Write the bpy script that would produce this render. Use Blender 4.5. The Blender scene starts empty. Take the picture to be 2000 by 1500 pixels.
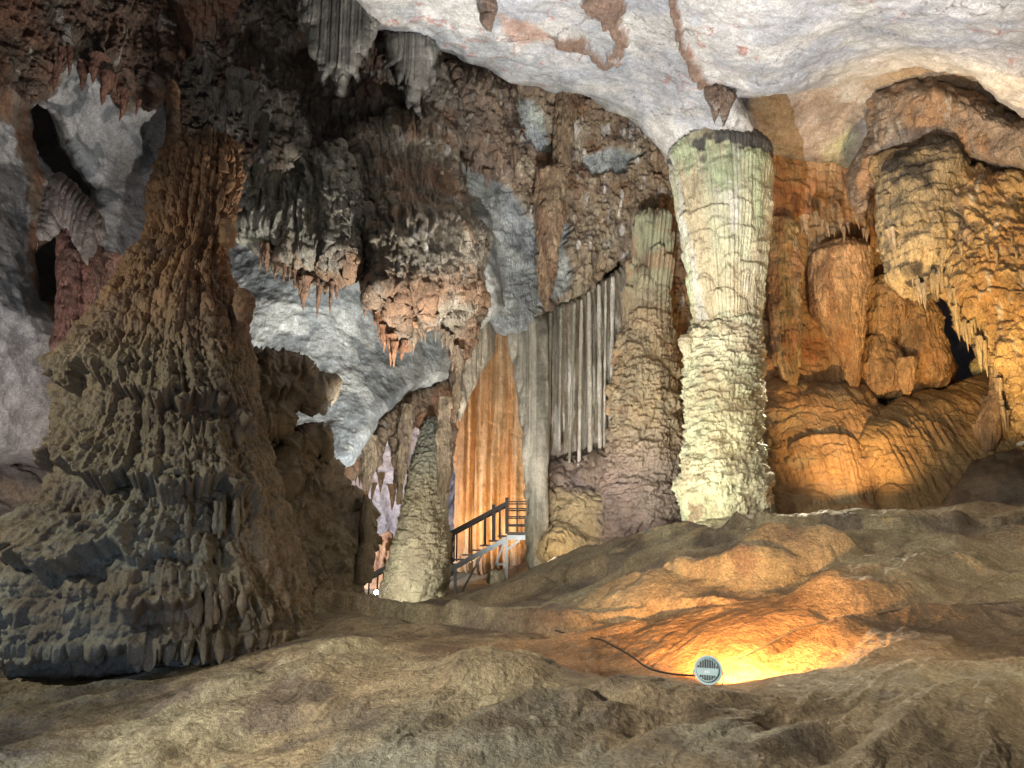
import bpy, math, random
import numpy as np
random.seed(7)
sc = bpy.context.scene
COL = sc.collection
# ------------------------------------------------------------------ camera
FPX, PITCH, EYE = 1511.0, math.radians(12.3), 1.7
cam_d = bpy.data.cameras.new('camera'); cam_d.lens = 36 * FPX / 2000; cam_d.sensor_width = 36
cam_d.clip_end = 500; cam_d.clip_start = 0.05
cam = bpy.data.objects.new('camera', cam_d); COL.objects.link(cam)
cam.location = (0, 0, EYE); cam.rotation_euler = (math.radians(90) + PITCH, 0, 0)
sc.camera = cam
CT, ST = math.cos(PITCH), math.sin(PITCH)
def P(px, py, D):
    """point of the cave seen at that place of the photo, D metres ahead"""
    px, py, D = np.broadcast_arrays(np.asarray(px, float), np.asarray(py, float), np.asarray(D, float))
    x = (px - 1000) / FPX; u = (750 - py) / FPX
    fw = CT - u * ST; up = ST + u * CT
    return np.stack([x * D / fw, D, EYE + up * D / fw], -1)
# ------------------------------------------------------------------ world, view
w = bpy.data.worlds.new('World'); sc.world = w; w.use_nodes = True
bg = w.node_tree.nodes['Background']
bg.inputs[0].default_value = (0.74, 0.77, 0.84, 1); bg.inputs[1].default_value = 0.052
sc.view_settings.view_transform = 'Standard'; sc.view_settings.look = 'None'
sc.view_settings.exposure = 0.12; sc.view_settings.gamma = 1
sc.cycles.use_denoising = True
sc.cycles.max_bounces = 4; sc.cycles.diffuse_bounces = 3; sc.cycles.glossy_bounces = 2
# ------------------------------------------------------------------ lamps of the cave, with unseen ones added for the light
def lamp(name, pos, aim, watts, col, ang=100, blend=0.6, size=0.15):
    l = bpy.data.lights.new(name, 'SPOT'); l.energy = watts; l.color = col
    l.spot_size = math.radians(ang); l.spot_blend = blend; l.shadow_soft_size = size
    o = bpy.data.objects.new(name, l); COL.objects.link(o)
    a = np.array(pos, float); b = np.array(aim, float); d = b - a
    from mathutils import Vector
    o.location = a; o.rotation_euler = Vector(d).to_track_quat('-Z', 'Y').to_euler()
    return o
WHITE = (1.0, 0.97, 0.93); COOL = (0.82, 0.92, 1.0); AMBER = (1.0, 0.50, 0.15); WARM = (1.0, 0.76, 0.45)
LAMPS = [
 # name, (px,py,D) or world xyz as a list, aim, W, colour, angle, blend, size
 ('ceiling_floodlight', (1190,1075,14.5), (1380,40,19), 8600, (1.0,0.985,0.96), 88, .7, .03),
 ('ceiling_floodlight', [7.0,5.5,1.2], (1650,-60,13), 3000, (1.0,0.96,0.92), 84, .9, .2),
 ('column_floodlight', (1268,1046,21.2), (1410,830,24), 520, (0.95,1.0,0.76), 120, .7, .03),
 ('column_floodlight', [0.6,15.0,2.2], (1405,720,24), 1900, (1.0,0.99,0.74), 56, .6, .05),
 ('column_floodlight', (1470,1040,21.2), (1440,400,24), 900, (1.0,0.95,0.84), 100, .7, .03),
 ('basin_floodlight', (1400,1306,9.25), (1560,1250,11.2), 26, (1.0,0.40,0.06), 150, .6, .05),
 ('basin_floodlight', (1402,1276,9.3), (1620,1120,14), 1250, (1.0,0.54,0.18), 140, .9, .05),
 ('wall_floodlight', (1540,1015,22.0), (1600,500,28), 800, (1.0,0.54,0.2), 110, .9, .05),
 ('wall_floodlight', (1990,820,22.0), (1560,600,28), 900, (1.0,0.5,0.16), 130, .9, .1),
 ('wall_floodlight', [10.6,22.3,2.6], (1600,620,28), 2300, (1.0,0.53,0.18), 90, .9, .05),
 ('corner_floodlight', (1860,985,15.5), (1940,440,21), 8000, (1.0,0.64,0.25), 70, .9, .1),
 ('far_floodlight', [-8.5,28.5,2.2], (820,960,38), 2900, (0.98,0.93,1.0), 150, .8, .1),
 ('curtain_floodlight', [-1.5,28.9,0.9], (960,800,33), 1500, (1.0,0.62,0.28), 110, .8, .04),
 ('stair_floodlight', [-1.7,17.4,1.7], (700,660,21.5), 1900, (1.0,1.0,0.97), 80, .9, .1),
 ('stalagmite_floodlight', [-3.6,19.8,0.75], (805,1060,23.5), 700, (1.0,0.93,0.75), 120, .9, .03),
 ('drapery_floodlight', (1020,1110,19.5), (1180,640,28), 1900, (1.0,0.94,0.86), 110, .9, .1),
 ('drapery_floodlight', [-1.2,21.6,1.3], (1180,620,28.3), 1500, (1.0,0.94,0.84), 80, .9, .05),
 ('mound_light', (1075,1075,25.0), (1110,1030,27), 60, (1.0,0.70,0.3), 140, .9, .03),
 ('left_floodlight', [-11.5,7.6,6.6], (330,950,13), 1250, (1.0,0.96,0.80), 105, .9, .15),
 ('unseen_floor_fill', [-6.8,1.2,3.0], (1050,1330,8.6), 5000, (1.0,0.91,0.74), 66, .9, .2),  # unseen fill from the left for the floor
 ('mound_light', [1.6,8.6,2.0], (600,900,15), 190, (1.0,0.88,0.70), 60, .9, .2),  # unseen lamp added to lift the dark body beside the big mound
 ('unseen_floor_fill', [9.5,4.0,3.3], (1800,1200,11.5), 1500, (1.0,0.87,0.64), 75, .9, .2),  # unseen lamp added to brighten the dark hill on the right
 ('added_terrace_backlight', (1560,735,26.0), (1480,1110,15.5), 3600, (1.0,0.86,0.60), 50, .8, .05),  # unseen lamp added to backlight the floor terraces and leave risers dark
 ('high_floodlight', [-1.2,16.4,2.0], (640,300,19), 5000, (1.0,0.95,0.86), 80, .9, .1),
 ('wall_floodlight', (-60,1190,14.5), (90,600,21), 2300, (1.0,0.96,0.92), 110, .9, .2),
 ('added_blue_lamp', [-4.75,5.6,-0.1], (-60,900,9), 200, (0.34,0.55,1.0), 150, 1, .2),  # unseen blue lamp added in place of the mist at lower left
]
for nm, p, a, W_, c, an, bl, sz in LAMPS:
    lamp(nm, p if isinstance(p, list) else P(*p), P(*a), W_, c, an, bl, sz)
# ------------------------------------------------------------------ noise
def _h(i, j, k, seed):
    n = (i.astype(np.int64) * 374761393 + j.astype(np.int64) * 668265263 + k.astype(np.int64) * 1442695041 + seed * 974634777) & 0xffffffff
    n = ((n ^ (n >> 13)) * 1274126177) & 0xffffffff
    n = ((n ^ (n >> 16)) * 2246822519) & 0xffffffff
    return ((n ^ (n >> 15)) & 0xffffff).astype(np.float32) / 16777216.0
def vn(p, seed=0):
    """smooth 3-D noise, -1..1"""
    f = np.floor(p); t = (p - f).astype(np.float32); t = t * t * t * (t * (t * 6 - 15) + 10)
    i, j, k = f[..., 0].astype(np.int64), f[..., 1].astype(np.int64), f[..., 2].astype(np.int64)
    tx, ty, tz = t[..., 0], t[..., 1], t[..., 2]
    r = 0
    for a in (0, 1):
        wa = tx if a else 1 - tx
        for b in (0, 1):
            wb = ty if b else 1 - ty
            for c in (0, 1):
                wc = tz if c else 1 - tz
                r = r + wa * wb * wc * _h(i + a, j + b, k + c, seed)
    return r * 2 - 1
def fbm(p, scale=1.0, octv=4, seed=0, gain=0.5, st=(1, 1, 1), ridge=False):
    q = p / (np.array(st) * scale); a = 1.0; r = 0; tot = 0
    for o in range(octv):
        n = vn(q + 17.3 * o, seed + o)
        if ridge: n = 1 - 2 * np.abs(n)
        r = r + a * n; tot += a; a *= gain; q = q * 2.03
        q = q[..., [1, 2, 0]] if (o % 2 == 0 and st == (1, 1, 1)) else q
    return r / tot
def cells(s, t, W, L, seed=0, kind='scale', jit=0.9):
    """shingled drip-stone relief, 0..1. s sideways (m), t downwards (m)"""
    s = s / W; t = t / L
    i = np.floor(s).astype(np.int64); j = np.floor(t).astype(np.int64)
    r = np.zeros(s.shape, np.float32); z = np.zeros_like(i)
    for di in (-1, 0, 1):
        for dj in (-2, -1, 0):
            ii, jj = i + di, j + dj
            cs = ii + 0.5 + (_h(ii, jj, z, seed) - 0.5) * jit; ct = jj + _h(ii, jj, z, seed + 1) * jit
            sz = 0.55 + 0.55 * _h(ii, jj, z, seed + 2); am = 0.45 + 0.55 * _h(ii, jj, z, seed + 3)
            v = (t - ct) / (1.0 + 0.9 * _h(ii, jj, z, seed + 4))
            u = (s - cs) / sz
            if kind == 'scale':
                q = 1 - (u * u + v * v)
                h = np.clip(v, 0, 1) ** 0.7 * np.sqrt(np.clip(1 - u * u, 0, 1)) * np.clip(q / 0.16, 0, 1)
            elif kind == 'drip':
                ww = np.clip(1 - v, 0, 1) ** 0.7
                h = np.sqrt(np.clip(ww * ww - u * u, 0, 1)) * np.clip(v / 0.15, 0, 1) * (0.75 + 0.6 * v)
            elif kind == 'jelly':
                ph = 6.3 * _h(ii, jj, z, seed + 5); U1 = np.sqrt(np.clip(1 - u * u, 0, 1)); vm = .70 * U1 + .26 * np.abs(np.sin(u * 6.5 + ph)) * U1
                h = np.clip(v, 0, 1) ** .6 * U1 ** .8 * np.clip((vm - v) / .07, 0, 1) * (1 + .22 * np.abs(np.sin(u * 9 + ph)) * np.clip(v * 1.6 - .4, 0, 1))
            elif kind == 'hood':
                v0 = .38 * (1 - np.sqrt(np.clip(1 - u * u, 0, 1))); q = (v - v0) / (1 - v0)
                h = np.where(np.abs(u) < 1, np.clip(q / .09, 0, 1) * np.clip(1 - q, 0, 1) ** .8 * np.clip(1 - u ** 4, 0, 1), 0)
            else:
                h = np.sqrt(np.clip(1 - u * u - (2 * v - 1) ** 2, 0, 1))
            r = np.maximum(r, np.where((v > 0) & (v < 1), h * am, 0))
    return r
def flutes(s, y3, W, seed=0, wob=0.35):
    """organ-pipe folds, 0..1"""
    q = s / W + wob * vn(y3 * np.array([.3, .3, .22]), seed + 5) * 2 + 1.1 * vn(np.stack([s / W * .23, 0 * s, 0 * s], -1), seed + 6)
    i = np.floor(q); z = np.zeros(q.shape, np.int64)
    c = i + .5; r = 0
    f = q - i
    a0 = .3 + .7 * _h(i.astype(np.int64), z, z, seed)
    h1 = np.sqrt(np.clip(1 - (2 * f - 1) ** 2, 0, 1)) * a0
    q2 = q * 0.37 + 11; f2 = q2 - np.floor(q2)
    h2 = np.sqrt(np.clip(1 - (2 * f2 - 1) ** 2, 0, 1)) * (.3 + .7 * _h(np.floor(q2).astype(np.int64), z, z, seed + 9))
    return 0.62 * h1 + 0.5 * h2
def tps(pts, lam=1e-3):
    pts = np.array(pts, float); X = pts[:, :2]; v = pts[:, 2]; sc_ = np.abs(X).max() + 1e-9; X = X / sc_
    n = len(X); d = np.linalg.norm(X[:, None] - X[None], axis=-1)
    K = np.where(d > 0, d * d * np.log(d + 1e-12), 0) + lam * np.eye(n)
    Pm = np.c_[np.ones(n), X]; A = np.zeros((n + 3, n + 3)); A[:n, :n] = K; A[:n, n:] = Pm; A[n:, :n] = Pm.T
    c = np.linalg.solve(A, np.r_[v, 0, 0, 0])
    def f(a, b):
        a = np.asarray(a, float) / sc_; b = np.asarray(b, float) / sc_; r = c[n] + c[n + 1] * a + c[n + 2] * b
        for k in range(n):
            e = (a - X[k, 0]) ** 2 + (b - X[k, 1]) ** 2
            r = r + c[k] * 0.5 * e * np.log(e + 1e-18)
        return r
    return f
def sdist(px, py, poly):
    poly = np.array(poly, float); n = len(poly); d = np.full(px.shape, 1e18); ins = np.zeros(px.shape, bool)
    for k in range(n):
        a, b = poly[k], poly[(k + 1) % n]; e = b - a
        wx, wy = px - a[0], py - a[1]; t = np.clip((wx * e[0] + wy * e[1]) / (e @ e + 1e-9), 0, 1)
        d = np.minimum(d, (wx - e[0] * t) ** 2 + (wy - e[1] * t) ** 2)
        c = (a[1] > py) != (b[1] > py)
        with np.errstate(divide='ignore', invalid='ignore'):
            ins ^= c & (px < (b[0] - a[0]) * (py - a[1]) / (b[1] - a[1] + 1e-12) + a[0])
    return np.where(ins, 1, -1) * np.sqrt(d)
def sst(a, b, x):
    t = np.clip((x - a) / (b - a), 0, 1); return t * t * (3 - 2 * t)
def C(*c): return np.array(c, float)
def mix(a, b, m): return a * (1 - m[..., None]) + b * m[..., None]
# ------------------------------------------------------------------ colours of the stone itself
GREY = C(.30, .31, .33); PALE = C(.52, .505, .48); BROWN = C(.235, .150, .092); RUST = C(.26, .14, .075); TAN = C(.36, .29, .20)
CREAM = C(.60, .58, .44); OCHRE = C(.42, .29, .17); MUD = C(.33, .265, .175); UMBER = C(.13, .095, .068); SLATE = C(.15, .165, .185)
WHT = C(.68, .66, .64); GREEN = C(.40, .44, .30); OLIVE = C(.29, .27, .195)
# ------------------------------------------------------------------ materials
MATS = {}
def rock(name, bump=.5, fine=40, streak=0.0, rough=.62, spec=.35, contrast=.45, grain=7.0):
    if name in MATS: return MATS[name]
    m = bpy.data.materials.new(name); m.use_nodes = True; nt = m.node_tree; N = nt.nodes; L = nt.links
    b = N['Principled BSDF']
    tc = N.new('ShaderNodeTexCoord'); mp = N.new('ShaderNodeMapping'); L.new(tc.outputs['Object'], mp.inputs[0])
    mp.inputs['Scale'].default_value = (1, 1, 1 - .88 * streak)
    at = N.new('ShaderNodeAttribute'); at.attribute_name = 'Col'
    def noise(sc_, det=6, dist=0.0, src=mp):
        n = N.new('ShaderNodeTexNoise'); n.inputs['Scale'].default_value = sc_; n.inputs['Detail'].default_value = det
        n.inputs['Roughness'].default_value = .62; n.inputs['Distortion'].default_value = dist
        L.new(src.outputs[0], n.inputs['Vector']); return n
    n1 = noise(grain * .35, 8, .6); n2 = noise(grain * 2.2, 6, .2)
    mr = N.new('ShaderNodeMapRange'); mr.inputs[1].default_value = .3; mr.inputs[2].default_value = .72
    mr.inputs[3].default_value = 1 - contrast; mr.inputs[4].default_value = 1 + contrast * .8; L.new(n1.outputs[0], mr.inputs[0])
    mr2 = N.new('ShaderNodeMapRange'); mr2.inputs[1].default_value = .3; mr2.inputs[2].default_value = .7
    mr2.inputs[3].default_value = 1 - contrast * .55; mr2.inputs[4].default_value = 1 + contrast * .5; L.new(n2.outputs[0], mr2.inputs[0])
    mu = N.new('ShaderNodeMath'); mu.operation = 'MULTIPLY'; L.new(mr.outputs[0], mu.inputs[0]); L.new(mr2.outputs[0], mu.inputs[1])
    n5 = noise(grain * 6.5, 3, 0); mr5 = N.new('ShaderNodeMapRange'); mr5.inputs[1].default_value = .34; mr5.inputs[2].default_value = .68
    mr5.inputs[3].default_value = 1 - contrast * .7; mr5.inputs[4].default_value = 1 + contrast * .9; L.new(n5.outputs[0], mr5.inputs[0])
    mu5 = N.new('ShaderNodeMath'); mu5.operation = 'MULTIPLY'; L.new(mu.outputs[0], mu5.inputs[0]); L.new(mr5.outputs[0], mu5.inputs[1]); mu = mu5
    vm = N.new('ShaderNodeVectorMath'); vm.operation = 'SCALE'; L.new(at.outputs['Color'], vm.inputs[0]); L.new(mu.outputs[0], vm.inputs['Scale'])
    L.new(vm.outputs[0], b.inputs['Base Color'])
    n3 = noise(fine * .28, 8); n4 = noise(fine, 5)
    ad = N.new('ShaderNodeMath'); ad.operation = 'MULTIPLY_ADD'; L.new(n4.outputs[0], ad.inputs[0]); ad.inputs[1].default_value = .4; L.new(n3.outputs[0], ad.inputs[2])
    bp = N.new('ShaderNodeBump'); bp.inputs['Strength'].default_value = bump; bp.inputs['Distance'].default_value = .16
    L.new(ad.outputs[0], bp.inputs['Height']); L.new(bp.outputs[0], b.inputs['Normal'])
    rr = N.new('ShaderNodeMapRange'); rr.inputs[1].default_value = .35; rr.inputs[2].default_value = .7
    rr.inputs[3].default_value = rough - .22; rr.inputs[4].default_value = min(1, rough + .2); L.new(n2.outputs[0], rr.inputs[0])
    L.new(rr.outputs[0], b.inputs['Roughness']); b.inputs['Specular IOR Level'].default_value = spec
    MATS[name] = m; return m
def plain(name, col, rough=.5, metal=0.0, emit=None):
    m = bpy.data.materials.new(name); m.use_nodes = True; b = m.node_tree.nodes['Principled BSDF']; N = m.node_tree.nodes; L = m.node_tree.links
    n = N.new('ShaderNodeTexNoise'); n.inputs['Scale'].default_value = 9; n.inputs['Detail'].default_value = 6
    tc = N.new('ShaderNodeTexCoord'); L.new(tc.outputs['Object'], n.inputs['Vector'])
    mx = N.new('ShaderNodeMix'); mx.data_type = 'RGBA'; mx.inputs[6].default_value = (*[c * .7 for c in col], 1); mx.inputs[7].default_value = (*[min(1, c * 1.2) for c in col], 1)
    L.new(n.outputs[0], mx.inputs[0]); L.new(mx.outputs[2], b.inputs['Base Color'])
    b.inputs['Roughness'].default_value = rough; b.inputs['Metallic'].default_value = metal
    if emit: b.inputs['Emission Color'].default_value = (*emit[0], 1); b.inputs['Emission Strength'].default_value = emit[1]
    return m
R_SMOOTH = rock('smooth_limestone', .34, 15, 0, .65, .35, .34, 3)
R_DRIP = rock('dripstone', .9, 34, .7, .5, .5, .5, 7)
R_FLOW = rock('flowstone', .7, 30, .55, .5, .5, .3, 6)
R_FLOOR = rock('floor_stone', .55, 24, 0, .66, .28, .4, 4)
R_NEAR = rock('knobby_stone', .4, 36, .2, .55, .4, .3, 5)
# ------------------------------------------------------------------ mesh plumbing
def tag(o, label=None, cat=None, group=None, kind=None):
    if label: o['label'] = label
    if cat: o['category'] = cat
    if group: o['group'] = group
    if kind: o['kind'] = kind
    return o
def link(name, me, mat, parent=None):
    if mat: me.materials.append(mat)
    o = bpy.data.objects.new(name, me); COL.objects.link(o)
    if parent is not None: o.parent = parent
    return o
def grid_mesh(name, V, col, keep=None, wrap=False, flip=False):
    """V (ny,nx,3) grid -> mesh; keep = boolean per vertex"""
    ny, nx = V.shape[:2]; idx = np.arange(ny * nx).reshape(ny, nx)
    a, b, c, d = idx[:-1, :-1], idx[:-1, 1:], idx[1:, 1:], idx[1:, :-1]
    q = np.stack([a, d, c, b] if flip else [a, b, c, d], -1).reshape(-1, 4)
    if keep is not None:
        k = keep.reshape(-1); q = q[k[q].all(1)]
    used = np.zeros(ny * nx, bool); used[q.reshape(-1)] = True
    remap = np.cumsum(used) - 1; q = remap[q]
    vv = V.reshape(-1, 3)[used].astype(np.float32); cc = np.clip(col.reshape(-1, 3)[used], 0, 1)
    me = bpy.data.meshes.new(name)
    me.vertices.add(len(vv)); me.vertices.foreach_set('co', vv.reshape(-1))
    me.loops.add(q.size); me.loops.foreach_set('vertex_index', q.reshape(-1).astype(np.int32))
    me.polygons.add(len(q)); me.polygons.foreach_set('loop_start', (np.arange(len(q)) * 4).astype(np.int32))
    try: me.polygons.foreach_set('loop_total', np.full(len(q), 4, np.int32))
    except Exception: pass
    me.polygons.foreach_set('use_smooth', np.ones(len(q), bool))
    at = me.attributes.new('Col', 'FLOAT_COLOR', 'POINT')
    at.data.foreach_set('color', np.c_[cc, np.ones(len(cc))].astype(np.float32).reshape(-1))
    me.update(); me.validate()
    return me
def normals(V, toward=None):
    gy, gx = np.gradient(V, axis=0), np.gradient(V, axis=1)
    n = np.cross(gx, gy); n /= np.linalg.norm(n, axis=-1, keepdims=True) + 1e-12
    if toward is not None:
        s = np.sign(((toward - V) * n).sum(-1, keepdims=True)); s[s == 0] = 1; n = n * s
    return n
CAMP = np.array([0, 0, EYE])
def relief(name, poly, ctrl, disp, color, mat, step=1.8, back=1.5, R=60, ragged=6, wl=45, parent=None, holes=(), topR=None, openside=None, seed=1):
    poly = np.array(poly, float)
    x0, y0 = poly.min(0) - 8; x1, y1 = poly.max(0) + 8
    px, py = np.meshgrid(np.arange(x0, x1, step), np.arange(y0, y1, step))
    q = np.stack([px / wl, py / wl, np.full(px.shape, seed * 3.7)], -1)
    wx = ragged * (vn(q, seed) + .6 * vn(q * 2.7, seed + 1) + .35 * vn(q * 6.1, seed + 2)); wy = ragged * (vn(q, seed + 3) + .6 * vn(q * 2.7, seed + 4))
    sd = sdist(px + wx, py + wy, poly)
    hs = np.full(px.shape, 1e9)
    for h in holes: hs = np.minimum(hs, -sdist(px + wx, py + wy, h))
    sd = np.minimum(sd, hs)
    f = ctrl if callable(ctrl) else (tps(ctrl) if len(ctrl) > 2 else (lambda a, b: np.full(a.shape, ctrl[0][2])))
    t = np.clip(sd / R, 0, 1); D = f(px, py) + back * (1 - np.sqrt(np.clip(1 - (1 - t) ** 2, 0, 1)))
    V = P(px, py, D); n = normals(V, CAMP)
    h = disp(V, px, py, sd); fade = sst(-step, 10, sd)
    V2 = V + n * (h * fade)[..., None]
    me = grid_mesh(name, V2, color(V, px, py, h), keep=sd > -step)
    return link(name, me, mat, parent)
def revolve(name, edges, D, disp, color, mat, nth=300, step=1.8, depth=1.0, parent=None, cap=True, aD=None):
    """closed upright body: edges = (py, left px, right px) as the photo shows them, centre D metres off"""
    e = np.array(edges, float); ys = np.arange(e[0, 0], e[-1, 0] + .1, step)
    Lx = np.interp(ys, e[:, 0], e[:, 1]); Rx = np.interp(ys, e[:, 0], e[:, 2])
    Dc = D if np.ndim(D) == 0 else np.interp(ys, e[:, 0], D)
    pl, pr = P(Lx, ys, Dc), P(Rx, ys, Dc)
    c = (pl + pr) / 2; r = (pr - pl)[:, 0] / 2
    th = np.linspace(math.pi / 2, math.pi / 2 + 2 * math.pi, nth)      # seam at the far side
    ct, s_ = np.cos(th), np.sin(th)
    V = np.zeros((len(ys), nth, 3)); V[..., 0] = c[:, None, 0] + r[:, None] * ct; V[..., 1] = c[:, None, 1] + depth * r[:, None] * s_
    V[..., 2] = c[:, None, 2]
    n = normals(V); cc = c[:, None, :]; sg = np.sign(((V - cc) * n)[..., :2].sum(-1, keepdims=True)); sg[sg == 0] = 1; n = n * sg
    S = (th - 1.5 * math.pi)[None, :] * r.mean() * (1 + 0 * r[:, None]); T = -V[..., 2]
    PY = np.repeat(ys[:, None], nth, 1)
    h = disp(V, S, T, PY); h = h - np.percentile(h, 35)
    seam = sst(0, .25, np.minimum(th - th[0], th[-1] - th))[None, :]
    V2 = V + n * (h * seam)[..., None]
    if cap:
        V2 = np.concatenate([np.repeat(V2[:1].mean(1, keepdims=True), nth, 1), V2, np.repeat(V2[-1:].mean(1, keepdims=True), nth, 1)], 0)
        V = np.concatenate([V[:1], V, V[-1:]], 0); PY = np.concatenate([PY[:1], PY, PY[-1:]], 0); S = np.concatenate([S[:1], S, S[-1:]], 0) if S.shape[0] > 1 else S
        h = np.concatenate([h[:1], h, h[-1:]], 0)
    me = grid_mesh(name, V2, color(V, S, PY, h))
    return link(name, me, mat, parent)
def patch(px, py, poly, soft=10, n=None, warp=14, seed=3):
    q = np.stack([px / 38, py / 38, 0 * px + seed], -1)
    wx = warp * (vn(q, seed) + .6 * vn(q * 2.6, seed + 1) + .4 * vn(q * 6, seed + 2)); wy = warp * (vn(q, seed + 7) + .6 * vn(q * 2.6, seed + 8))
    return sst(-soft / 2, soft / 2, sdist(px + wx, py + wy, poly))
def nz(V, scale, seed, lo=-.2, hi=.3, octv=4, st=(1, 1, 1)): return sst(lo, hi, fbm(V, scale, octv, seed, .55, st))
# ---- displacement recipes
def crumple(V, a=.22, s=1.6, seed=0):
    w_ = V + .5 * np.stack([fbm(V, 1.2, 2, seed + 30), fbm(V, 1.2, 2, seed + 31), fbm(V, 1.2, 2, seed + 32)], -1)
    return a * fbm(w_, s, 5, seed, .5, ridge=True) + a * .35 * fbm(V, .35, 3, seed + 4, .55)
def encrust(V, px=None, py=None, a=.12, W=.16, L=.55, seed=0, lump=.35):
    s, t = V[..., 0] + .4 * V[..., 1], -V[..., 2] + .25 * V[..., 1]
    wob = .1 * fbm(V, .6, 3, seed)
    d1 = cells(s + wob, t + wob, W * 2.4, L * 1.9, seed, 'drip'); d2 = cells(s + wob * .5, t, W, L, seed + 20, 'drip')
    d3 = cells(s + wob * .3, t, .065, .3, seed + 40, 'drip'); d4 = cells(s + wob * 2, t + wob * 2, W * 6, L * 2.4, seed + 50, 'jelly')
    return a * 1.5 * d1 + a * 1.15 * d2 + .07 * d3 + a * 1.5 * d4 + lump * fbm(V, 1.3, 4, seed + 3) + a * .5 * fbm(V, .12, 2, seed + 5)
def scaly(V, S, T, W=.34, L=.26, a=.09, seed=0):
    wob = .12 * fbm(V, .5, 3, seed); m = sst(-.3, .3, fbm(V, .9, 3, seed + 7))
    return a * 1.1 * cells(S + wob, T + wob, W, L, seed, 'hood') + a * .7 * cells(S - wob, T, W * .42, L * .5, seed + 11, 'hood') + a * .6 * fbm(V, .7, 3, seed + 2) + a * .5 * m * cells(S, T + wob, W * .25, L * .9, seed + 5, 'drip') + a * .25 * fbm(V, .1, 2, seed + 9)
# ================================================================== SETTING
# ---- far shell of the cave (dark rock all round the view)
def shell():
    u = np.linspace(-.12, 1.12, 160); v = np.linspace(0, 1, 90); U, Vv = np.meshgrid(u, v)
    ang = math.pi * (1 - U); rx, ry = 44, 52
    el = Vv * math.pi / 2
    V = np.stack([rx * np.cos(ang) * np.cos(el), ry * np.sin(ang) * np.cos(el) - 2, -6 + 38 * np.sin(el)], -1)
    V = V + (1.5 * fbm(V, 6, 4, 3))[..., None] * normals(V, CAMP)
    link('cave_wall_far', grid_mesh('cave_wall_far', V, np.broadcast_to(C(.10, .10, .11), V.shape)), R_SMOOTH).__setitem__('kind', 'structure')
shell()
# ---- ground
G = [(-500,1750,5.5),(300,1750,5.5),(1000,1750,5.3),(1700,1750,5.3),(2500,1750,5.3),(-300,1500,8.0),(0,1500,8.2),(500,1500,7.6),(1000,1500,7.0),(1500,1500,6.9),(2000,1500,6.9),(2400,1500,6.9),
 (-200,1430,9),(150,1400,9.6),(500,1400,8.7),(1000,1400,7.95),(1500,1400,7.8),(2000,1370,8.3),(2400,1370,8.5),
 (500,1310,10.6),(650,1262,11.3),(890,1292,9.3),(1000,1300,9.1),(1170,1330,8.7),(1300,1341,8.6),(1383,1343,8.6),(1480,1343,8.6),(1570,1318,9.0),(1700,1275,10),(1850,1262,10.6),(2000,1240,11.2),(2400,1230,11.8),
 (1150,1325,10.0),(1300,1333,9.7),(1383,1336,9.6),(1480,1332,9.7),(1560,1296,10.2),(1100,1290,11.0),(1300,1262,11.0),(1450,1245,10.8),(1600,1235,10.9),(900,1262,12.0),(750,1248,12.6),
 (620,1200,14.6),(750,1204,14.6),(900,1218,14.0),(1050,1232,13.2),(1150,1243,12.6),(700,1194,15.6),(900,1216,15.6),
 (1000,1195,15.6),(1150,1180,14.8),(1300,1150,14.2),(1480,1190,11.9),(1650,1165,12.0),(1850,1170,12.0),(2000,1180,12.0),(2400,1180,12.0),(1550,1120,13.2),(1800,1110,13.4),
 (1480,1062,15.2),(1600,1064,15.2),(1850,1050,15.4),(2000,1030,15.8),(2400,1020,16.2),(900,1182,18.5),(930,1172,18.8),(1000,1150,18.8),(1060,1112,19.5),(1120,1098,19.8),(1250,1085,18.8),(1330,1050,22.5),(1480,1042,20.5),(1700,1020,21.5),(2000,1004,21.5),(2400,1000,22),
 (760,1188,22.5),(860,1192,23),(700,1160,30),(850,1150,32),(1000,1110,32),(1200,1050,32),(1600,1020,32),(2300,1010,32),
 (560,1216,14.6),(300,1312,12),(100,1350,11),(-100,1360,11),(-400,1330,11),(400,1230,18),(100,1200,20),(-500,1200,20),(0,1110,32)]
gp = P(*np.array(G, float).T); gz = tps(np.c_[gp[:, 0], gp[:, 1], gp[:, 2]], 2e-5)
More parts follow.
